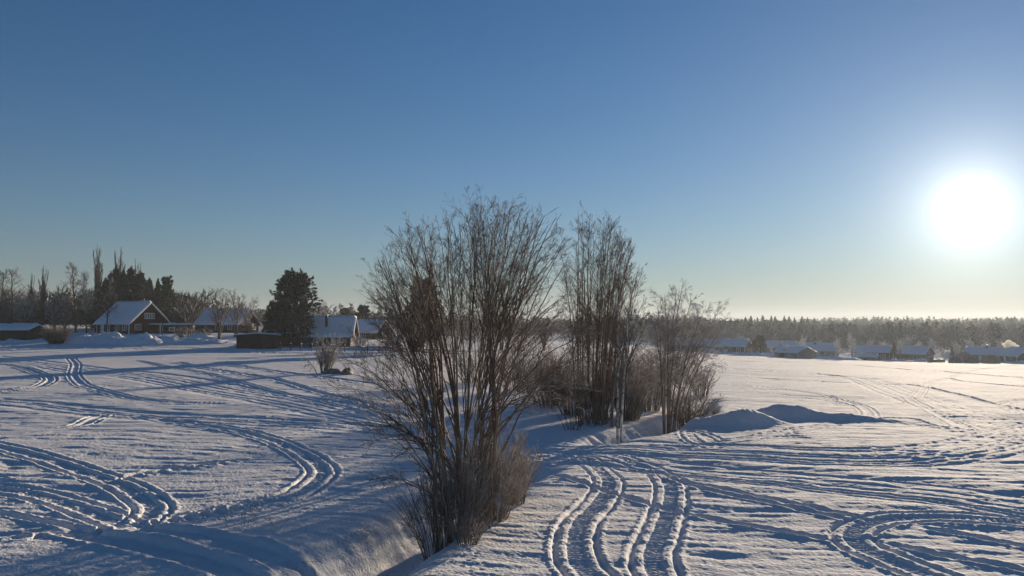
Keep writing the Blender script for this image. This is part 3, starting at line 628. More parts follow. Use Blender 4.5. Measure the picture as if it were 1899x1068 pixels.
put(PS, 0, 275, 515, 170, 'short spruce at the right edge of the dark group behind the red house', 1.15, 3.3)
put(PS, 0, 226, 500, 162, 'pointed dark spruce in the middle of the group behind the red house', 1.0, .7)
put(PS, 1, 203, 503, 174, 'dark spruce just right of the tallest poplar', 1.0, 2.7)
put(PS, 0, 291, 516, 163, 'slim spruce standing clear right of the dark group', .8, 4.1)
put(PN, 0, 307, 515, 160, 'open frosted pine right of the slim spruce beside the red house', .75)
put(PB, 0, 120, 570, 150, 'low bare apple tree left of the snow bank')
put(PW, 1, 347, 555, 210, 'small distant birch pair member left of the big bare tree', 1.0)
put(PW, 0, 333, 565, 215, 'tiny distant birch right of the red house')
put(PB, 0, 408, 536, 134, 'broad bare tree with a thick dark trunk between the two snow-roofed houses', 1.0, 2.2)
put(PB, 0, 437, 540, 150, 'bare tree behind the broad thick-trunked one, right side', .8, 4.4)
put(PB, 1, 458, 547, 148, 'fan-shaped bare tree in front of the brown gabled house', .85, 1.4)
put(PB, 1, 598, 552, 165, 'pale bare tree showing behind the right side of the big pine', .9)
put(PW, 1, 627, 560, 230, 'distant birch, left one of two thin ones over the white roof')
put(PW, 0, 647, 560, 232, 'distant birch, right one of two thin ones over the white roof')
put(PN, 0, 673, 567, 170, 'dark rounded pine behind the small cottage', 1.5, 3.0)
put(PN, 0, 640, 572, 190, 'low dark pine behind the ridge of the white-roofed house', 1.5, 5.0)
put(PB, 0, 700, 585, 150, 'bare bushy tree beside the small dark cottage', 1.3)
put(PB, 1, 740, 590, 118, 'bare orchard tree left of the brown-tipped pine', 1.3)
put(PB, 0, 850, 585, 130, 'bare tree seen through the middle of the big alder', 1.3)
put(PB, 1, 930, 590, 140, 'bare tree seen through the right of the big alder', 1.4)
put(PB, 0, 1010, 588, 150, 'bare tree in the gap between the big alder and tall stems', 1.4)
# round bush at left
p = stand(105, 128); shrub('round_bush', 'large rounded brown bush on the snow right of the low woodshed', 'bush', p.x, 128, 2.6, 2.0, 3.4, 130, M_TWIGB, M_TWIG, 80, r0=.03, tw=(8, 6), rtip=.014, spread=.3)
for i, (px, Y, h, lb) in enumerate([(335, 140, 2.4, 'frosted hedge bush right of the red house porch'), (352, 142, 2.2, 'frosted bush left of the broad bare tree'), (378, 138, 2.0, 'rounded snowy bush at the foot of the broad bare tree'), (668, 128, 2.4, 'frosted bush right of the white-roofed house'), (725, 122, 2.8, 'brownish bush in front of the small cottage'), (580, 123, 1.4, 'frosted bush in front of the shed wall under the big pine'), (770, 118, 3.2, 'frosted bush below the brown-tipped pine')]):
    p = stand(px, Y); shrub('garden_bush', lb, 'bush', p.x, Y, 1.5, 1.2, h, 40, M_TWIGB, M_TWIGF, 90+i, r0=.03, tw=(6, 5), rtip=.013)
# the two big pines have their own shapes
def big_pine(px, ytop, Y, Rad, seed, label, m=M_NEED, nb=150):
    b = stand(px, Y); b.z -= .1; H = (at(px, ytop, Y).z-b.z); r = conifer('pine', seed, H, Rad, M_BARKD, m, 'pine_tree', nb, 16, .10); r.location = b; r['label'] = label; return r
big_pine(545, 511, 126, m_(52, 126)*1.0, 120, 'big dark pine with a broad crown in front of the white-roofed house')
big_pine(512, 565, 129, m_(30, 129), 121, 'lower dark pine merging into the left side of the big broad pine', nb=80)
big_pine(785, 520, 112, m_(40, 112), 122, 'reddish-tipped pine seen through the left side of the big alder', mat('rusty_needles', (.06, .045, .024), col2=(.03, .038, .022), vscale=.5, frost=.2))

# ------------------------------------------------------------------ buildings
def snow_slab(L0, L1, y0, z0, y1, z1, th, seed, edge=.25):
    """snow lying on a slope from the ridge (y0,z0) to the eave (y1,z1), along x L0..L1"""
    nx, ny = 26, 12; X, T = np.meshgrid(np.linspace(L0, L1, nx), np.linspace(0, 1, ny), indexing='ij')
    ed = np.minimum(np.minimum((X-L0), (L1-X))/edge, (1-T)*abs(y1-y0)/edge); ed = np.clip(ed, 0, 1)**.5
    Y = y0+(y1-y0)*T; Z = z0+(z1-z0)*T; q = th*(.25+.75*ed)*(1+.22*noise(X*1.1+seed, Y*1.1, seed))
    top = np.stack([X, Y, Z+q], -1).reshape(-1, 3); bot = np.stack([X, Y, Z+.01], -1).reshape(-1, 3); n = nx*ny
    Fc = []
    i, j = np.meshgrid(np.arange(nx-1), np.arange(ny-1), indexing='ij'); a = (i*ny+j).ravel(); up = np.stack([a, a+ny, a+ny+1, a+1], 1)
    Fc.append(up); Fc.append(up[:, ::-1]+n)
    def side(idx): idx = np.array(idx); return np.stack([idx[:-1], idx[1:], idx[1:]+n, idx[:-1]+n], 1)
    Fc += [side([k for k in range(ny)]), side([(nx-1)*ny+k for k in range(ny)][::-1]), side([k*ny+ny-1 for k in range(nx)]), side([k*ny for k in range(nx)][::-1])]
    return np.vstack([top, bot]), np.vstack(Fc)
def window(root, side, u, z, w, h, panes, L, Wd, frame=M_WHITE, fw=.09):
    """side: 'g' near gable (x=0 facing -x), 'l' wall y=+W/2, 'r' wall y=-W/2; u along wall"""
    def P(a, b, out):       # a horizontal, b vertical
        if side == 'g': return (-out, a, b)
        if side == 'l': return (a, Wd/2+out, b)
        return (a, -Wd/2-out, b)
    def bx(mb, a0, b0, a1, b1, o0, o1):
        p = P(a0, b0, o0); q = P(a1, b1, o1); mb.box(*(min(p[i], q[i]) for i in range(3)), *(max(p[i], q[i]) for i in range(3)))
    fr = MB(); bx(fr, u-w/2-fw, z, u-w/2, z+h, .0, .06); bx(fr, u+w/2, z, u+w/2+fw, z+h, 0, .06)
    bx(fr, u-w/2-fw, z+h, u+w/2+fw, z+h+fw, 0, .06); bx(fr, u-w/2-fw, z-fw, u+w/2+fw, z, 0, .07)
    for i in range(1, panes): a = u-w/2+w*i/panes; bx(fr, a-fw*.42, z, a+fw*.42, z+h, .004, .05)
    f = fr.build('window', frame, root); g = MB(); bx(g, u-w/2, z, u+w/2, z+h, .003, .02); g.build('pane', M_GLASS, f)
def house(name, label, cat, px, Y, ang, L, Wd, hw, hr, mw, wins=(), chim=None, oh=.45, door=None, snow=.28, mb=M_WHITE, group=None, side=1, dz=0, chm=None):
    """near gable centre at px,Y; ridge runs away at view azimuth + ang degrees"""
    b = stand(px, Y); b.z += dz-.1; az = math.atan2(b.x, b.y)+math.radians(ang); rz = math.atan2(math.cos(az), math.sin(az)); root = thing(name, label, cat, b, rz, group)
    w = MB(); w.prism([(-Wd/2, -.6), (Wd/2, -.6), (Wd/2, hw), (0, hw+hr), (-Wd/2, hw)], 0, L); w.build('wall', mw, root)
    sl_ = hr/(Wd/2); e = Wd/2+oh; ze = hw-sl_*oh; rt = .10
    rf = MB(); rf.prism([(0, hw+hr+.02), (e, ze+.02), (e, ze+.02+rt), (0, hw+hr+.02+rt)][::-1], -oh, L+oh); rf.prism([(0, hw+hr+.02), (0, hw+hr+.02+rt), (-e, ze+.02+rt), (-e, ze+.02)][::-1], -oh, L+oh)
    R_ = rf.build('roof', M_ROOF, root)
    bb = MB()
    for s in (1, -1):
        y0, y1 = (0, e*s); pts = [(0, hw+hr-.14), (y1, ze-.14), (y1, ze+.10), (0, hw+hr+.10)]
        if s > 0: pts = pts[::-1]
        bb.prism(pts, -oh-.05, -oh-.004)
    bb.build('bargeboard', mb, root)
    cb = MB()
    for (xx, yy) in ((0, Wd/2), (0, -Wd/2), (L, Wd/2), (L, -Wd/2)): cb.box(xx-.07, yy-.07, -.3, xx+.07, yy+.07, hw-.02)
    cb.build('corner_boards', mb, root)
    for s in (1, -1):
        V, Fc = snow_slab(-oh-.08, L+oh+.08, 0, hw+hr+.12, s*(e+.06), ze+.12-.06*sl_, snow, int(px)+s, .3)
        if s < 0: Fc = Fc[:, ::-1]
        mesh_np('roof_snow', V, Fc[:, ::-1], M_SNOW2, True, R_)
    if chim:
        x, y, hh, cw = chim; zb = hw+hr-abs(y)*sl_-.3; c = MB().box(x-cw/2, y-cw/2, zb, x+cw/2, y+cw/2, zb+.3+hh).build('chimney', chm or M_BRICK, R_)
        MB().box(x-cw/2-.06, y-cw/2-.06, zb+.3+hh, x+cw/2+.06, y+cw/2+.06, zb+.3+hh+.16).build('snow_cap', M_SNOW2, c)
    for (sd, u, z, ww, hh, pn) in wins: window(root, sd, u, z, ww, hh, pn, L, Wd)
    if door:
        sd, u, ww, hh, dm = door; d = MB()
        if sd == 'g': d.box(-.05, u-ww/2, 0, -.004, u+ww/2, hh)
        else: d.box(u-ww/2, (Wd/2 if sd == 'l' else -Wd/2-.05)+.004, 0, u+ww/2, (Wd/2+.05 if sd == 'l' else -Wd/2-.004), hh)
        dd = d.build('door', dm, root); k = MB()
        if sd == 'g': k.box(-.11, u+ww*.32, 1.0, -.052, u+ww*.40, 1.06)
        else: q = Wd/2+.052 if sd == 'l' else -Wd/2-.11; k.box(u+ww*.32, q, 1.0, u+ww*.4, q+.058, 1.06)
        k.build('handle', M_GREYW, dd)
    return root
# red gabled house
Rh = house('wooden_house', 'dark red gabled house with a four-pane white window behind the snow banks', 'house', 276, 151, -38, 9.5, 8.9, 2.3, 3.9, M_RED, [('g', 0, 3.1, 2.1, 1.0, 4), ('g', -2.2, .9, 1.3, .8, 1), ('g', 2.5, .9, 1.3, 1.0, 1), ('l', 1.3, .8, 1.0, 1.3, 2), ('l', 3.4, .8, 1.0, 1.3, 2), ('l', 6.2, .8, 1.0, 1.1, 2)], chim=(5.0, -1.2, 1.2, .55), door=('l', 7.8, .95, 2.0, M_WHITE), oh=.55)
# porch lean-to on its right
pw = MB(); pw.box(-2.6, -8.2, -.6, -.01, -.2, 1.75); pw.build('porch_wall', M_DARKW, Rh)
pr = MB(); pr.box(-3.0, -8.6, 1.78, .25, .1, 1.88); prr = pr.build('porch_roof', M_ROOF, Rh)
V, Fc = snow_slab(-8.6, .1, -.4, 1.9, 3.0, 1.86, .26, 9, .3); V = V[:, [1, 0, 2]]*[-1, 1, 1]; mesh_np('roof_snow', V, Fc, M_SNOW2, True, prr)
f = MB(); f.box(-2.68, -3.9, .55, -2.61, -2.5, 1.35); fo = f.build('window', M_WHITE, Rh); MB().box(-2.70, -3.75, .66, -2.683, -2.65, 1.25).build('pane', M_GLASS, fo)
for yy in (-.3, -8.1): MB().box(-2.95, yy-.07, -.4, -2.8, yy+.07, 1.77).build('post', M_WHITE, Rh)
house('woodshed', 'low dark woodshed with a sagging snowy roof near the left edge', 'shed', 66, 136, -62, 6.0, 5.6, 1.7, .75, M_DARKW, oh=.5, snow=.35, mb=M_DARKW, door=('l', 3.0, 1.3, 1.5, M_BROWN))
house('wooden_house', 'brown gabled house with a steep blue-shaded snowy roof behind the broad bare tree', 'house', 460, 166, -56, 10.5, 7.5, 2.0, 3.0, M_BROWN, [('g', 0, 2.9, 1.0, 1.0, 2), ('g', -2, .8, 1.0, 1.1, 2), ('l', 2, .8, 1.0, 1.2, 2), ('l', 5, .8, 1.0, 1.2, 2)], mb=M_BROWN, door=('l', 8.0, .9, 2.0, M_GREYW))
Sh = house('shed', 'dark flat-roofed shed with a slanting snowy roof left of the big pine', 'shed', 478, 121, 3, 4.0, 6.2, 2.1, .22, M_DARKW, oh=.5, snow=.16, mb=M_DARKW, door=('g', -1.2, 1.3, 1.7, M_BROWN))
house('shed', 'second low dark shed reaching behind the trunk of the big pine', 'shed', 556, 127, 3, 4.0, 9.0, 1.9, .2, M_DARKW, oh=.4, snow=.16, mb=M_DARKW, door=('g', -2.2, 1.0, 1.7, M_WHITE))
house('wooden_house', 'house with a wide white snow roof and a dark stovepipe right of the big pine', 'house', 655, 131, -82, 7.8, 6.8, 1.7, 3.0, M_DARKW, [('l', 1.2, .5, 1.0, .9, 2), ('l', 5.6, .5, .9, .9, 2)], oh=.5, chim=(4.2, 2.1, 2.2, .36), door=('l', 2.8, .9, 1.6, M_WHITE), mb=M_GREYW, snow=.22)
house('cottage', 'small dark gabled cottage seen left of the big alder branches', 'cottage', 712, 146, -50, 6.0, 4.8, 1.7, 2.0, M_BROWN, [('g', 0, .8, .9, .9, 2), ('l', 3, .7, .9, .9, 2)], mb=M_BROWN, door=('l', 5.0, .8, 1.7, M_GREYW))
house('cottage', 'tiny distant snow-roofed cottage right of the red house', 'cottage', 358, 196, -55, 6, 5.5, 2.0, 2.2, M_BROWN, [('g', 0, .9, .9, .9, 2), ('l', 2.6, .8, .9, .9, 2)], mb=M_GREYW)
house('cottage', 'steep-roofed brown cottage half hidden behind the open frosted pine', 'cottage', 322, 172, -40, 7, 6.5, 1.9, 3.2, M_BROWN, [('g', 0, 1.0, .9, 1.0, 2), ('l', 2.6, .8, .9, .9, 2)], mb=M_GREYW)
# right-hand village
def w2(xs, z, w=1.0, h=1.2, s='l', pn=2): return [(s, x, z, w, h, pn) for x in xs]
house('wooden_house', 'long two-storey brown house with a blue-shaded snow roof left of the frosted pine', 'house', 1386, 262, -74, 17, 7.4, 3.1, 2.2, M_BROWN, w2((2, 5, 8, 11, 14), .9, 1.2, 1.5)+[('g', -1.6, .8, .9, 1.3, 1), ('g', 1.2, .8, .9, 1.3, 1), ('g', 0, 3.0, .9, 1.1, 1)], oh=.6, chim=(8, .5, .9, .6), mb=M_WHITE, door=('l', 6.5, 1.2, 2.1, M_WHITE))
house('garage', 'grey gabled barn with a sunlit right roof edge in front of the frosted trees', 'barn', 1495, 240, -48, 9.0, 8.6, 1.9, 1.7, M_GREYW, [('l', 3, .7, .8, .7, 2)], mb=M_GREYW, door=('l', 6, 2.0, 1.6, M_DARKW))
house('farmhouse', 'long low house with a wide pale roof and a small chimney behind the grey barn', 'house', 1552, 285, -82, 13.5, 9.5, 2.3, 2.6, M_TAN, w2((2, 4.5, 8, 11), .7, 1.2, 1.1), chim=(7.5, 1.0, .9, .8), door=('l', 6.2, 1.0, 1.9, M_WHITE))
house('farmhouse', 'low house with a plain blue roof at the left of the pale long house', 'house', 1475, 305, -82, 11, 9, 2.2, 2.3, M_TAN, w2((2, 5, 8), .7, 1.2, 1.1), door=('l', 6.4, 1.0, 1.9, M_WHITE))
house('wooden_house', 'brown house with a straight snow roof and white entrance left of the twin spruces', 'house', 1651, 262, -84, 11.0, 8.0, 2.8, 2.0, M_BROWN, w2((2, 4.2), .8, 1.3, 1.2)+w2((9,), .8, 1.2, 1.2), door=('l', 6.5, 1.2, 2.1, M_WHITE))
house('shed', 'small snow-covered shed half buried in front of the brown straight-roofed house', 'shed', 1625, 246, -80, 6, 4.5, 1.2, .8, M_GREYW, mb=M_GREYW, door=('l', 3.0, 1.0, 1.1, M_DARKW))
house('barn', 'dim grey barn in the glare left of the domed bushes', 'barn', 1722, 262, -70, 9, 8, 2.4, 2.4, M_GREYW, [('g', 0, 2.4, .9, .8, 2), ('l', 3, .8, 1, 1, 2)], mb=M_GREYW, door=('l', 6, 1.6, 1.8, M_DARKW))
Fh = house('farmhouse', 'long house with a smoking chimney at the right edge behind the domed bushes', 'house', 1888, 250, -76, 15, 8.5, 2.4, 2.2, M_BROWN, w2((2, 5, 8, 12), .8, 1.3, 1.1), chim=(9, .3, 1.0, .7), door=('l', 10, 1.0, 2.0, M_WHITE))
house('cottage', 'gabled cottage cut by the right edge of the picture', 'cottage', 1905, 236, -35, 8, 7, 2.2, 2.4, M_BROWN, [('g', 0, .8, 1, 1, 2), ('l', 3, .8, 1, 1, 2)], door=('l', 5.5, .9, 1.9, M_WHITE))
house('cottage', 'distant cottage with a dark hip of roof behind the spreading birch twigs', 'cottage', 1300, 275, -70, 10, 7, 2.4, 2.0, M_BROWN, w2((2, 5, 8), .8), door=('l', 6.6, .9, 1.9, M_WHITE))
# trees in the village
put(PN, 0, 1410, 622, 255, 'frosted dark pine right of the long two-storey house', 1.3, 1.0)
put(PN, 0, 1399, 632, 258, 'smaller dark pine touching the gable of the long house', 1.3, 2.0)
for i, (px, yt, Y, wf, lb) in enumerate([(1455, 637, 243, 1.1, 'hoar-white bushy tree left of the grey barn'), (1487, 623, 262, 1.0, 'round hoar-white tree behind the grey barn roof'), (1553, 626, 250, 1.0, 'hoar-white tree at the right end of the pale long house'), (1580, 619, 256, 1.0, 'tall hoar-white tree left of the brown straight-roofed house'), (1640, 632, 272, 1.2, 'sunlit hoar tree rising behind the brown straight roof'), (1668, 628, 262, 1.0, 'sunlit hoar tree right of the dark small spruce'), (1700, 634, 272, 1.3, 'hazy hoar tree over the dim grey barn'), (1748, 645, 262, 1.1, 'hazy hoar tree left of the domed bushes'), (1830, 632, 275, 1.3, 'hoar tree behind the roof with the smoking chimney'), (1775, 634, 280, 1.4, 'hazy hoar tree above the largest domed bush'), (1430, 640, 262, .8, 'thin hoar tree between pine and grey barn'), (1520, 630, 300, 1.2, 'hoar tree rising over the middle of the pale long roof'), (1612, 628, 292, 1.3, 'hoar tree behind the left end of the brown straight roof'), (1683, 622, 300, 1.4, 'tallest hazy hoar tree right of the brown straight roof'), (1730, 628, 305, 1.5, 'broad hazy hoar tree behind the dim grey barn'), (1800, 628, 300, 1.5, 'broad hoar tree behind the middle domed bush'), (1855, 630, 298, 1.3, 'hoar tree just left of the smoke puff'), (1448, 632, 300, 1.3, 'hoar tree behind the plain blue roof, left end'), (1370, 622, 300, 1.4, 'hoar tree behind the ridge of the long two-storey house')]):
    put(PF, 0, px, yt, Y, lb, wf, i*1.1)
put(PS, 0, 1658, 635, 257, 'small dark spruce right of the brown straight-roofed house', 1.1, 1.2)
put(PS, 1, 1765, 642, 268, 'dim spruce left of the largest domed bush', .8, 1.2)
put(PB, 1, 1600, 640, 270, 'bare tree behind the shed and brown house', 1.2)
put(PB, 0, 1345, 622, 285, 'bare tree behind the roof of the long two-storey house', 1.3)
# clipped domed bushes with sunlit rims
def dome(px, Y, w, h, seed, label):
    b = stand(px, Y); rng = np.random.default_rng(seed); n = 2600; a = rng.uniform(0, 2*math.pi, n); e = np.arcsin(rng.random(n)); q = .78+.22*rng.random(n)**.4
    d = np.stack([np.cos(a)*np.cos(e), np.sin(a)*np.cos(e), np.sin(e)], 1); C = d*q[:, None]*[w, w, h]; root = thing('domed_bush', label, 'bush', b, 0, 'domed bushes in front of the smoking house')
    V, Fc = tufts(C, d, .22, 6, rng, .8, .2); mesh_np('crown', V, Fc, PF[0].children[1].data.materials[0], False, root)
    P, R = stems(rng.normal(0, w*.12, (14, 3))*[1, 1, 0], d[:14]*[w*.8, w*.8, h*.8]+[0, 0, .1], 6, np.full(14, .04), .015, .5, .02, rng); V, Fc = tubes([(P, R)], [4]); mesh_np('stems', V, Fc, M_BARKD, True, root)
dome(1770, 226, 1.7, 1.9, 1, 'leftmost small domed bush in the low row at the field edge')
dome(1787, 233, 2.5, 3.2, 2, 'largest and tallest domed bush, behind the low row')
dome(1801, 226, 1.9, 2.2, 3, 'middle domed bush of the low row, right of the smallest')
dome(1835, 226, 2.4, 2.5, 4, 'wide domed bush standing apart at the right of the row')
# round bale and snow-covered planks
def bale():
    b = stand(1724, 228); k = 24; V = [(math.cos(a)*.75, y, .75+math.sin(a)*.75) for y in (-.6, .6) for a in np.arange(k)*2*math.pi/k]; F_ = [list(range(k)), list(range(2*k-1, k-1, -1))]+[[i, k+i, k+(i+1) % k, (i+1) % k] for i in range(k)]
    r = thing('round_bale', 'dark round bale with a snow rim at the field edge in the glare', 'bale', b, .2); m = MB(); m.v = V; m.f = F_; m.build('bale', M_GREYW, r, .08)
    V, Fc = snow_slab(-.5, .5, 0, 1.5, .6, 1.42, .2, 3, .2); mesh_np('snow_cap', V, Fc, M_SNOW2, True, r)
    b = stand(1738, 229); r = thing('plank_pile', 'snow-covered stack of planks right of the round bale', 'plank pile', b, 0); m = MB()
    for z in range(3): m.box(-2.0, -.5, .1+z*.22, 2.0, .5, .28+z*.22)
    m.build('planks', M_BROWN, r); V, Fc = snow_slab(-2.05, 2.05, -.5, .74, .55, .74, .25, 5, .2); mesh_np('snow_cap', V, Fc, M_SNOW2, True, r)
bale()
# smoke from the farmhouse chimney
def smoke():
    rng = np.random.default_rng(3); b = stand(1862, 252); m = bpy.data.materials.new('smoke'); m.use_nodes = True; t = m.node_tree; t.nodes.remove(t.nodes['Principled BSDF'])
    v = t.nodes.new('ShaderNodeVolumePrincipled'); v.inputs['Density'].default_value = 1.1; v.inputs['Color'].default_value = (.97, .97, .97, 1); v.inputs['Anisotropy'].default_value = .3; t.links.new(v.outputs[0], t.nodes['Material Output'].inputs['Volume'])
    mb = bpy.data.metaballs.new('smoke'); mb.resolution = .22; mb.render_resolution = .22; o = bpy.data.objects.new('chimney_smoke', mb)
    S.collection.objects.link(o)
    for i in range(16):
        f_ = i/15; e = mb.elements.new(); e.co = (f_*4.2+rng.normal(0, .25), rng.normal(0, .3), .6*math.sin(f_*5)+rng.normal(0, .25)+f_*.4); e.radius = (.7+.6*math.sin(f_*3.1))*rng.uniform(.8, 1.2)
    dg = bpy.context.evaluated_depsgraph_get(); me = bpy.data.meshes.new_from_object(o.evaluated_get(dg)); bpy.data.objects.remove(o); me.materials.clear(); me.materials.append(m)
    o = bpy.data.objects.new('chimney_smoke', me); S.collection.objects.link(o); o.location = (b.x, b.y, at(1862, 641, 252).z); tag(o, 'white puff of chimney smoke drifting over the long house at the right edge', 'smoke')
smoke()
# ------------------------------------------------------------------ snow banks pushed up before the gardens
def bank(px0, px1, Y, h, wd, seed, label, rough=.5):
    a, b = stand(px0, Y), stand(px1, Y); L = (b-a).length; nx, ny = int(L/.16)+2, int(wd*2/.14)+2; ax = math.atan2(b.y-a.y, b.x-a.x)
    U, V_ = np.meshgrid(np.linspace(0, L, nx), np.linspace(-wd, wd, ny), indexing='ij'); X = a.x+U*math.cos(ax)-V_*math.sin(ax); Y_ = a.y+U*math.sin(ax)+V_*math.cos(ax)
    prof = np.clip(1-np.abs(V_/wd)**1.7, 0, 1)*np.clip(np.minimum(U, L-U)/(L*.16+.5), 0, 1)**.7; ridge = h*(.62+.38*noise(U*.22+seed*3.3, U*0, seed)+.14*noise(U*.7, U*0+seed, seed+1))
    cl = fbm(X*.9, Y_*.9, seed, 2)*.22+np.abs(noise(X*2.3, Y_*2.3, seed+5))*.26*rough+np.abs(noise(X*5, Y_*5, seed+6))*.11*rough
    Z = h_base(X, Y_)-.08+prof*(ridge+cl*min(h, 1.6)); Z = np.where(prof <= 0, h_base(X, Y_)-.3, Z)
    o_ = np.array([(a.x+b.x)/2, (a.y+b.y)/2, float(h_base((a.x+b.x)/2, (a.y+b.y)/2))]); P = np.stack([X, Y_, Z], -1).reshape(-1, 3)-o_
    i, j = np.meshgrid(np.arange(nx-1), np.arange(ny-1), indexing='ij'); q = (i*ny+j).ravel(); o = mesh_np('snow_bank', P, np.stack([q, q+ny, q+ny+1, q+1], 1), M_SNOW2, True); o.location = o_; tag(o, label, 'snow bank')
bank(128, 235, 131, 2.5, 3.2, 1, 'tallest lumpy ploughed snow bank left of the red house', 1)
bank(205, 300, 129, 1.5, 2.5, 2, 'low lumpy snow bank in front of the red house wall', 1)
bank(255, 345, 133, 1.05, 2.4, 3, 'smooth snow bank below the porch of the red house', .5)
bank(330, 435, 131, .75, 3.0, 4, 'broad smooth snow bank left of the broad bare tree trunk', .4)
bank(345, 400, 138, .9, 2.2, 5, 'pointed snow heap behind the bank by the brown gabled house', .6)
bank(425, 452, 123, .9, 1.1, 6, 'small snow heap at the left corner of the dark shed', .8)
bank(508, 600, 119.5, .6, 1.3, 7, 'low snow ridge along the sheds behind the rail fence', .8)
bank(640, 760, 122, 1.0, 2.0, 8, 'low lumpy snow bank right of the white-roofed house behind the fence', 1)
bank(0, 80, 131, .8, 2.2, 9, 'low snow drift in front of the woodshed at the left edge', .5)
bank(1290, 1345, 246, 1.6, 2.6, 10, 'far snow bank before the left end of the long house', .8)
bank(1340, 1445, 246, 1.3, 2.4, 11, 'far snow bank before the frosted pine and long house', .8)
bank(1505, 1600, 238, 1.2, 2.2, 12, 'far snow bank between grey barn and half-buried shed', .9)
bank(1630, 1730, 236, 1.0, 2.0, 13, 'far low snow bank in front of the dim barn', .8)
bank(1820, 1910, 232, .9, 2.0, 14, 'far low snow bank under the smoking house at the right edge', .8)
# rail fence
def fence(p0, Y0, p1, Y1, n):
    a, b = stand(p0, Y0), stand(p1, Y1); root = thing('rail_fence', 'low two-rail wooden fence along the far side of the left field', 'fence', a); pr_ = None
    for i in range(n):
        f_ = i/(n-1); x = a.x+(b.x-a.x)*f_; y = a.y+(b.y-a.y)*f_; z = float(h_base(x, y))
        m = MB(); m.box(x-a.x-.06, y-a.y-.06, z-a.z-.3, x-a.x+.06, y-a.y+.06, z-a.z+1.0); o = m.build('post', M_DARKW, root); MB().box(x-a.x-.07, y-a.y-.07, z-a.z+1.0, x-a.x+.07, y-a.y+.07, z-a.z+1.1).build('snow_cap', M_SNOW2, o)
        if pr_:
            for hz in (.45, .82):
                P = np.array([[pr_, (x, y, z)]], float); P[..., 2] += hz; P = P-np.array(a); V, Fc = tubes([(P+[0, -.08, 0], np.full((1, 2), .05))], [5]); mesh_np('rail', V, Fc, M_DARKW, False, root)
        pr_ = (x, y, z)
fence(520, 117, 860, 106, 17)
# lamp post / poles near the red house
m = MB(); m.box(-.05, -.05, -.3, .05, .05, 3.0); m.box(-.09, -.09, 3.0, .09, .09, 3.1); o = m.build('yard_pole', M_GREYW); o.location = stand(301, 133); tag(o, 'thin dark pole standing in the snow in front of the red house porch', 'pole')
# white mast on the red house
m = MB(); m.box(4.96, -2.7, 4.2, 5.06, -2.6, 7.2); m.build('mast', M_WHITE, Rh)
# water in the ditch
xs = np.linspace(6, 17.5, 60); dx = np.interp(xs, DITCH[:, 1], DITCH[:, 0]); V = np.array([(x+s, y, -1.10) for x, y in zip(dx, xs) for s in (-.55, .55)]); i = np.arange(59)*2
o = mesh_np('ditch_water', V, np.stack([i, i+1, i+3, i+2], 1), M_WATER); o['kind'] = 'structure'
# dry grass on the ditch banks
def grass():
    rng = np.random.default_rng(9); n = 900; y = rng.uniform(13.5, 24, n); sd = rng.choice([-1, 1], n, p=[.6, .4]); x = np.interp(y, DITCH[:, 1], DITCH[:, 0])+sd*rng.uniform(.35, 1.25, n)
    y2 = rng.uniform(34, 60, 900); x2 = np.interp(y2, DITCH[:, 1], DITCH[:, 0])+rng.normal(0, 1.1, 900); x = np.concatenate([x, x2]); y = np.concatenate([y, y2]); keep = noise(x*1.6, y*1.6, 8) > -.05; x, y = x[keep], y[keep]; n = len(x)
    z = h_base(x, y); B = np.stack([x, y, z-.02], 1); h = rng.uniform(.08, .26, n); d = rng.normal(0, .12, (n, 2)); t = np.linspace(0, 1, 4)[None, :, None]
    P = B[:, None]+np.stack([d[:, 0], d[:, 1], h], 1)[:, None]*t+np.array([0, 0, -.1])*t*t; R = np.full((n, 4), .004)*(1-.6*t[0, :, 0])[None]; V, Fc = tubes([(P, R)], [3]); o = mesh_np('dry_grass', V, Fc, M_GRASS, True); o['kind'] = 'stuff'; o['label'] = 'dry frosted grass on the ditch banks'; o['category'] = 'grass'
grass()
# ------------------------------------------------------------------ far woods
def forest(name, label, n, ulo, uhi, Ylo, Yhi, H, Rad, m, conif, seed, pw=1.0, k=44, hvar=.45):
    rng = np.random.default_rng(seed); Y = Ylo+(Yhi-Ylo)*rng.random(n)**pw; u = rng.uniform(ulo, uhi, n); X = u*Y; Z = h_broad(X, Y); hh = H*rng.uniform(1-hvar, 1+hvar*.8, n)*(1+.15*noise(X*.01, Y*.01, seed)); rr = Rad*rng.uniform(.7, 1.3, n)
    t = rng.random((n, k)); a = rng.uniform(0, 2*math.pi, (n, k))
    if conif: t = .08+.92*t**.9; q = (1-t)**.9*rng.uniform(.3, 1, (n, k))
    else: t = .15+.85*t; q = np.sqrt(np.clip(1-((t-.6)/.45)**2, .02, 1))*rng.uniform(.2, 1, (n, k))
    C = np.stack([X[:, None]+np.cos(a)*q*rr[:, None], Y[:, None]+np.sin(a)*q*rr[:, None], Z[:, None]+t*hh[:, None]], -1).reshape(-1, 3)
    D = np.stack([np.cos(a)*.8, np.sin(a)*.8, np.full(a.shape, -.5 if conif else 1.6)], -1).reshape(-1, 3)
    d = norm(D+rng.normal(size=D.shape)*.45); s = rng.uniform(.7, 1.5, (len(C), 1))*(1.0 if conif else 1.2)*(hh.repeat(k)[:, None]/13); w = norm(np.cross(d, rng.normal(size=d.shape)))*s*(.42 if conif else .16)
    V = np.stack([C-w, C+w, C+d*s*1.6], 1).reshape(-1, 3); o = mesh_np(name, V, np.arange(len(V)).reshape(-1, 3), m); o['kind'] = 'stuff'; o['label'] = label; o['category'] = 'forest'
forest('spruce_forest', 'dark spruce wood along the crest of the far hill', 6000, -.85, .95, 720, 1150, 10.5, 2.4, M_FOR1, True, 1)
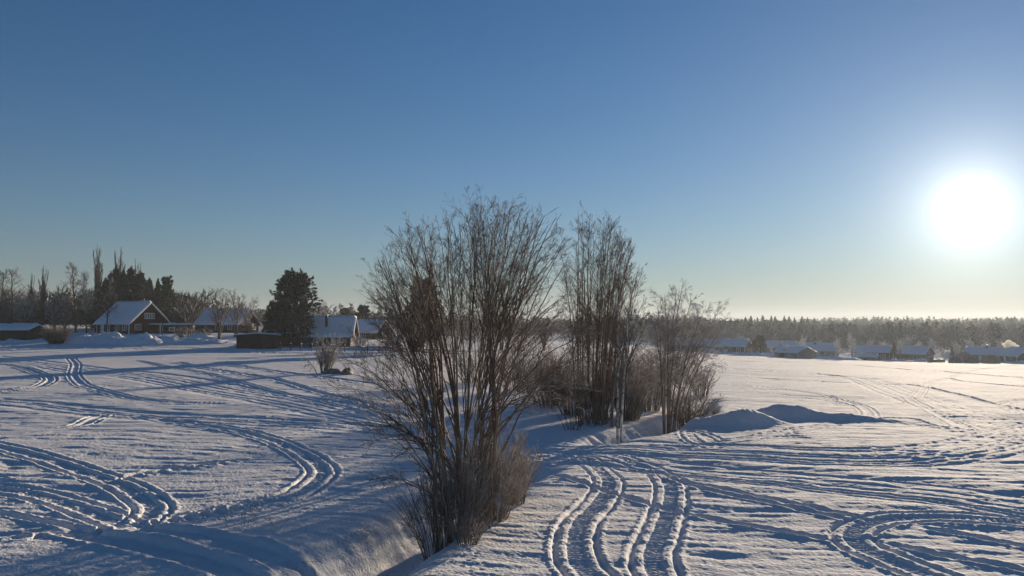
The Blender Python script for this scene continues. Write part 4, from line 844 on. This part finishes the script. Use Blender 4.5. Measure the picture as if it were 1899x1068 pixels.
forest('spruce_forest', 'scattered spruces in the pale wood below the hill crest', 900, .15, .95, 330, 620, 9.5, 2.4, M_FOR1, True, 2, 1.0, 60, .6)
forest('birch_forest', 'pale frosted birch wood on the slope behind the right village', 5200, .12, .95, 320, 820, 8.0, 2.6, M_FOR2, False, 3, 1.2, 50, .6)
forest('birch_forest', 'brown bare wood behind the left houses', 1700, -.8, .15, 260, 560, 5.5, 2.8, M_FOR2, False, 4, 1.0, 56)
forest('spruce_forest', 'dark spruces mixed in the wood behind the left houses', 1300, -.8, .15, 300, 560, 7.5, 2.2, M_FOR1, True, 5)
forest('garden_thicket', 'dense dark garden thicket behind the woodshed and red house', 330, -.74, -.40, 172, 215, 7.5, 2.6, M_FOR3, False, 6, 1.0, 90, .4)
forest('garden_thicket', 'brown garden thicket behind the houses and the big pine', 260, -.42, .02, 165, 230, 3.4, 2.2, M_FOR3, False, 7, 1.0, 80, .4)
# tall single conifers standing out of the skyline on the right
G = 'spruces standing out of the far skyline'
for i, (px, yt) in enumerate([(1383, 587), (1393, 585), (1405, 588), (1415, 584), (1431, 585), (1438, 586), (1455, 585), (1464, 586), (1474, 588), (1488, 586), (1498, 588), (1511, 589), (1356, 589), (1369, 590), (1630, 586), (1883, 586), (1870, 587)]):
    s = put(PS, i, px, yt, 560 if px < 1600 else 800, 'dark narrow spruce standing out of the far skyline on the right', 1.0, i*1.3, G)

# ------------------------------------------------------------------ winter haze
hm = bpy.data.materials.new('haze'); hm.use_nodes = True; t = hm.node_tree; t.nodes.remove(t.nodes['Principled BSDF'])
v = t.nodes.new('ShaderNodeVolumePrincipled'); v.inputs['Density'].default_value = .00026; v.inputs['Color'].default_value = (.80, .90, 1, 1); v.inputs['Anisotropy'].default_value = .3; t.links.new(v.outputs[0], t.nodes['Material Output'].inputs['Volume'])
o = MB().box(-2100, -2100, -75, 2100, 2100, 32).build('haze', hm); o['kind'] = 'stuff'; o['label'] = 'thin cold haze over the valley'; o['category'] = 'haze'
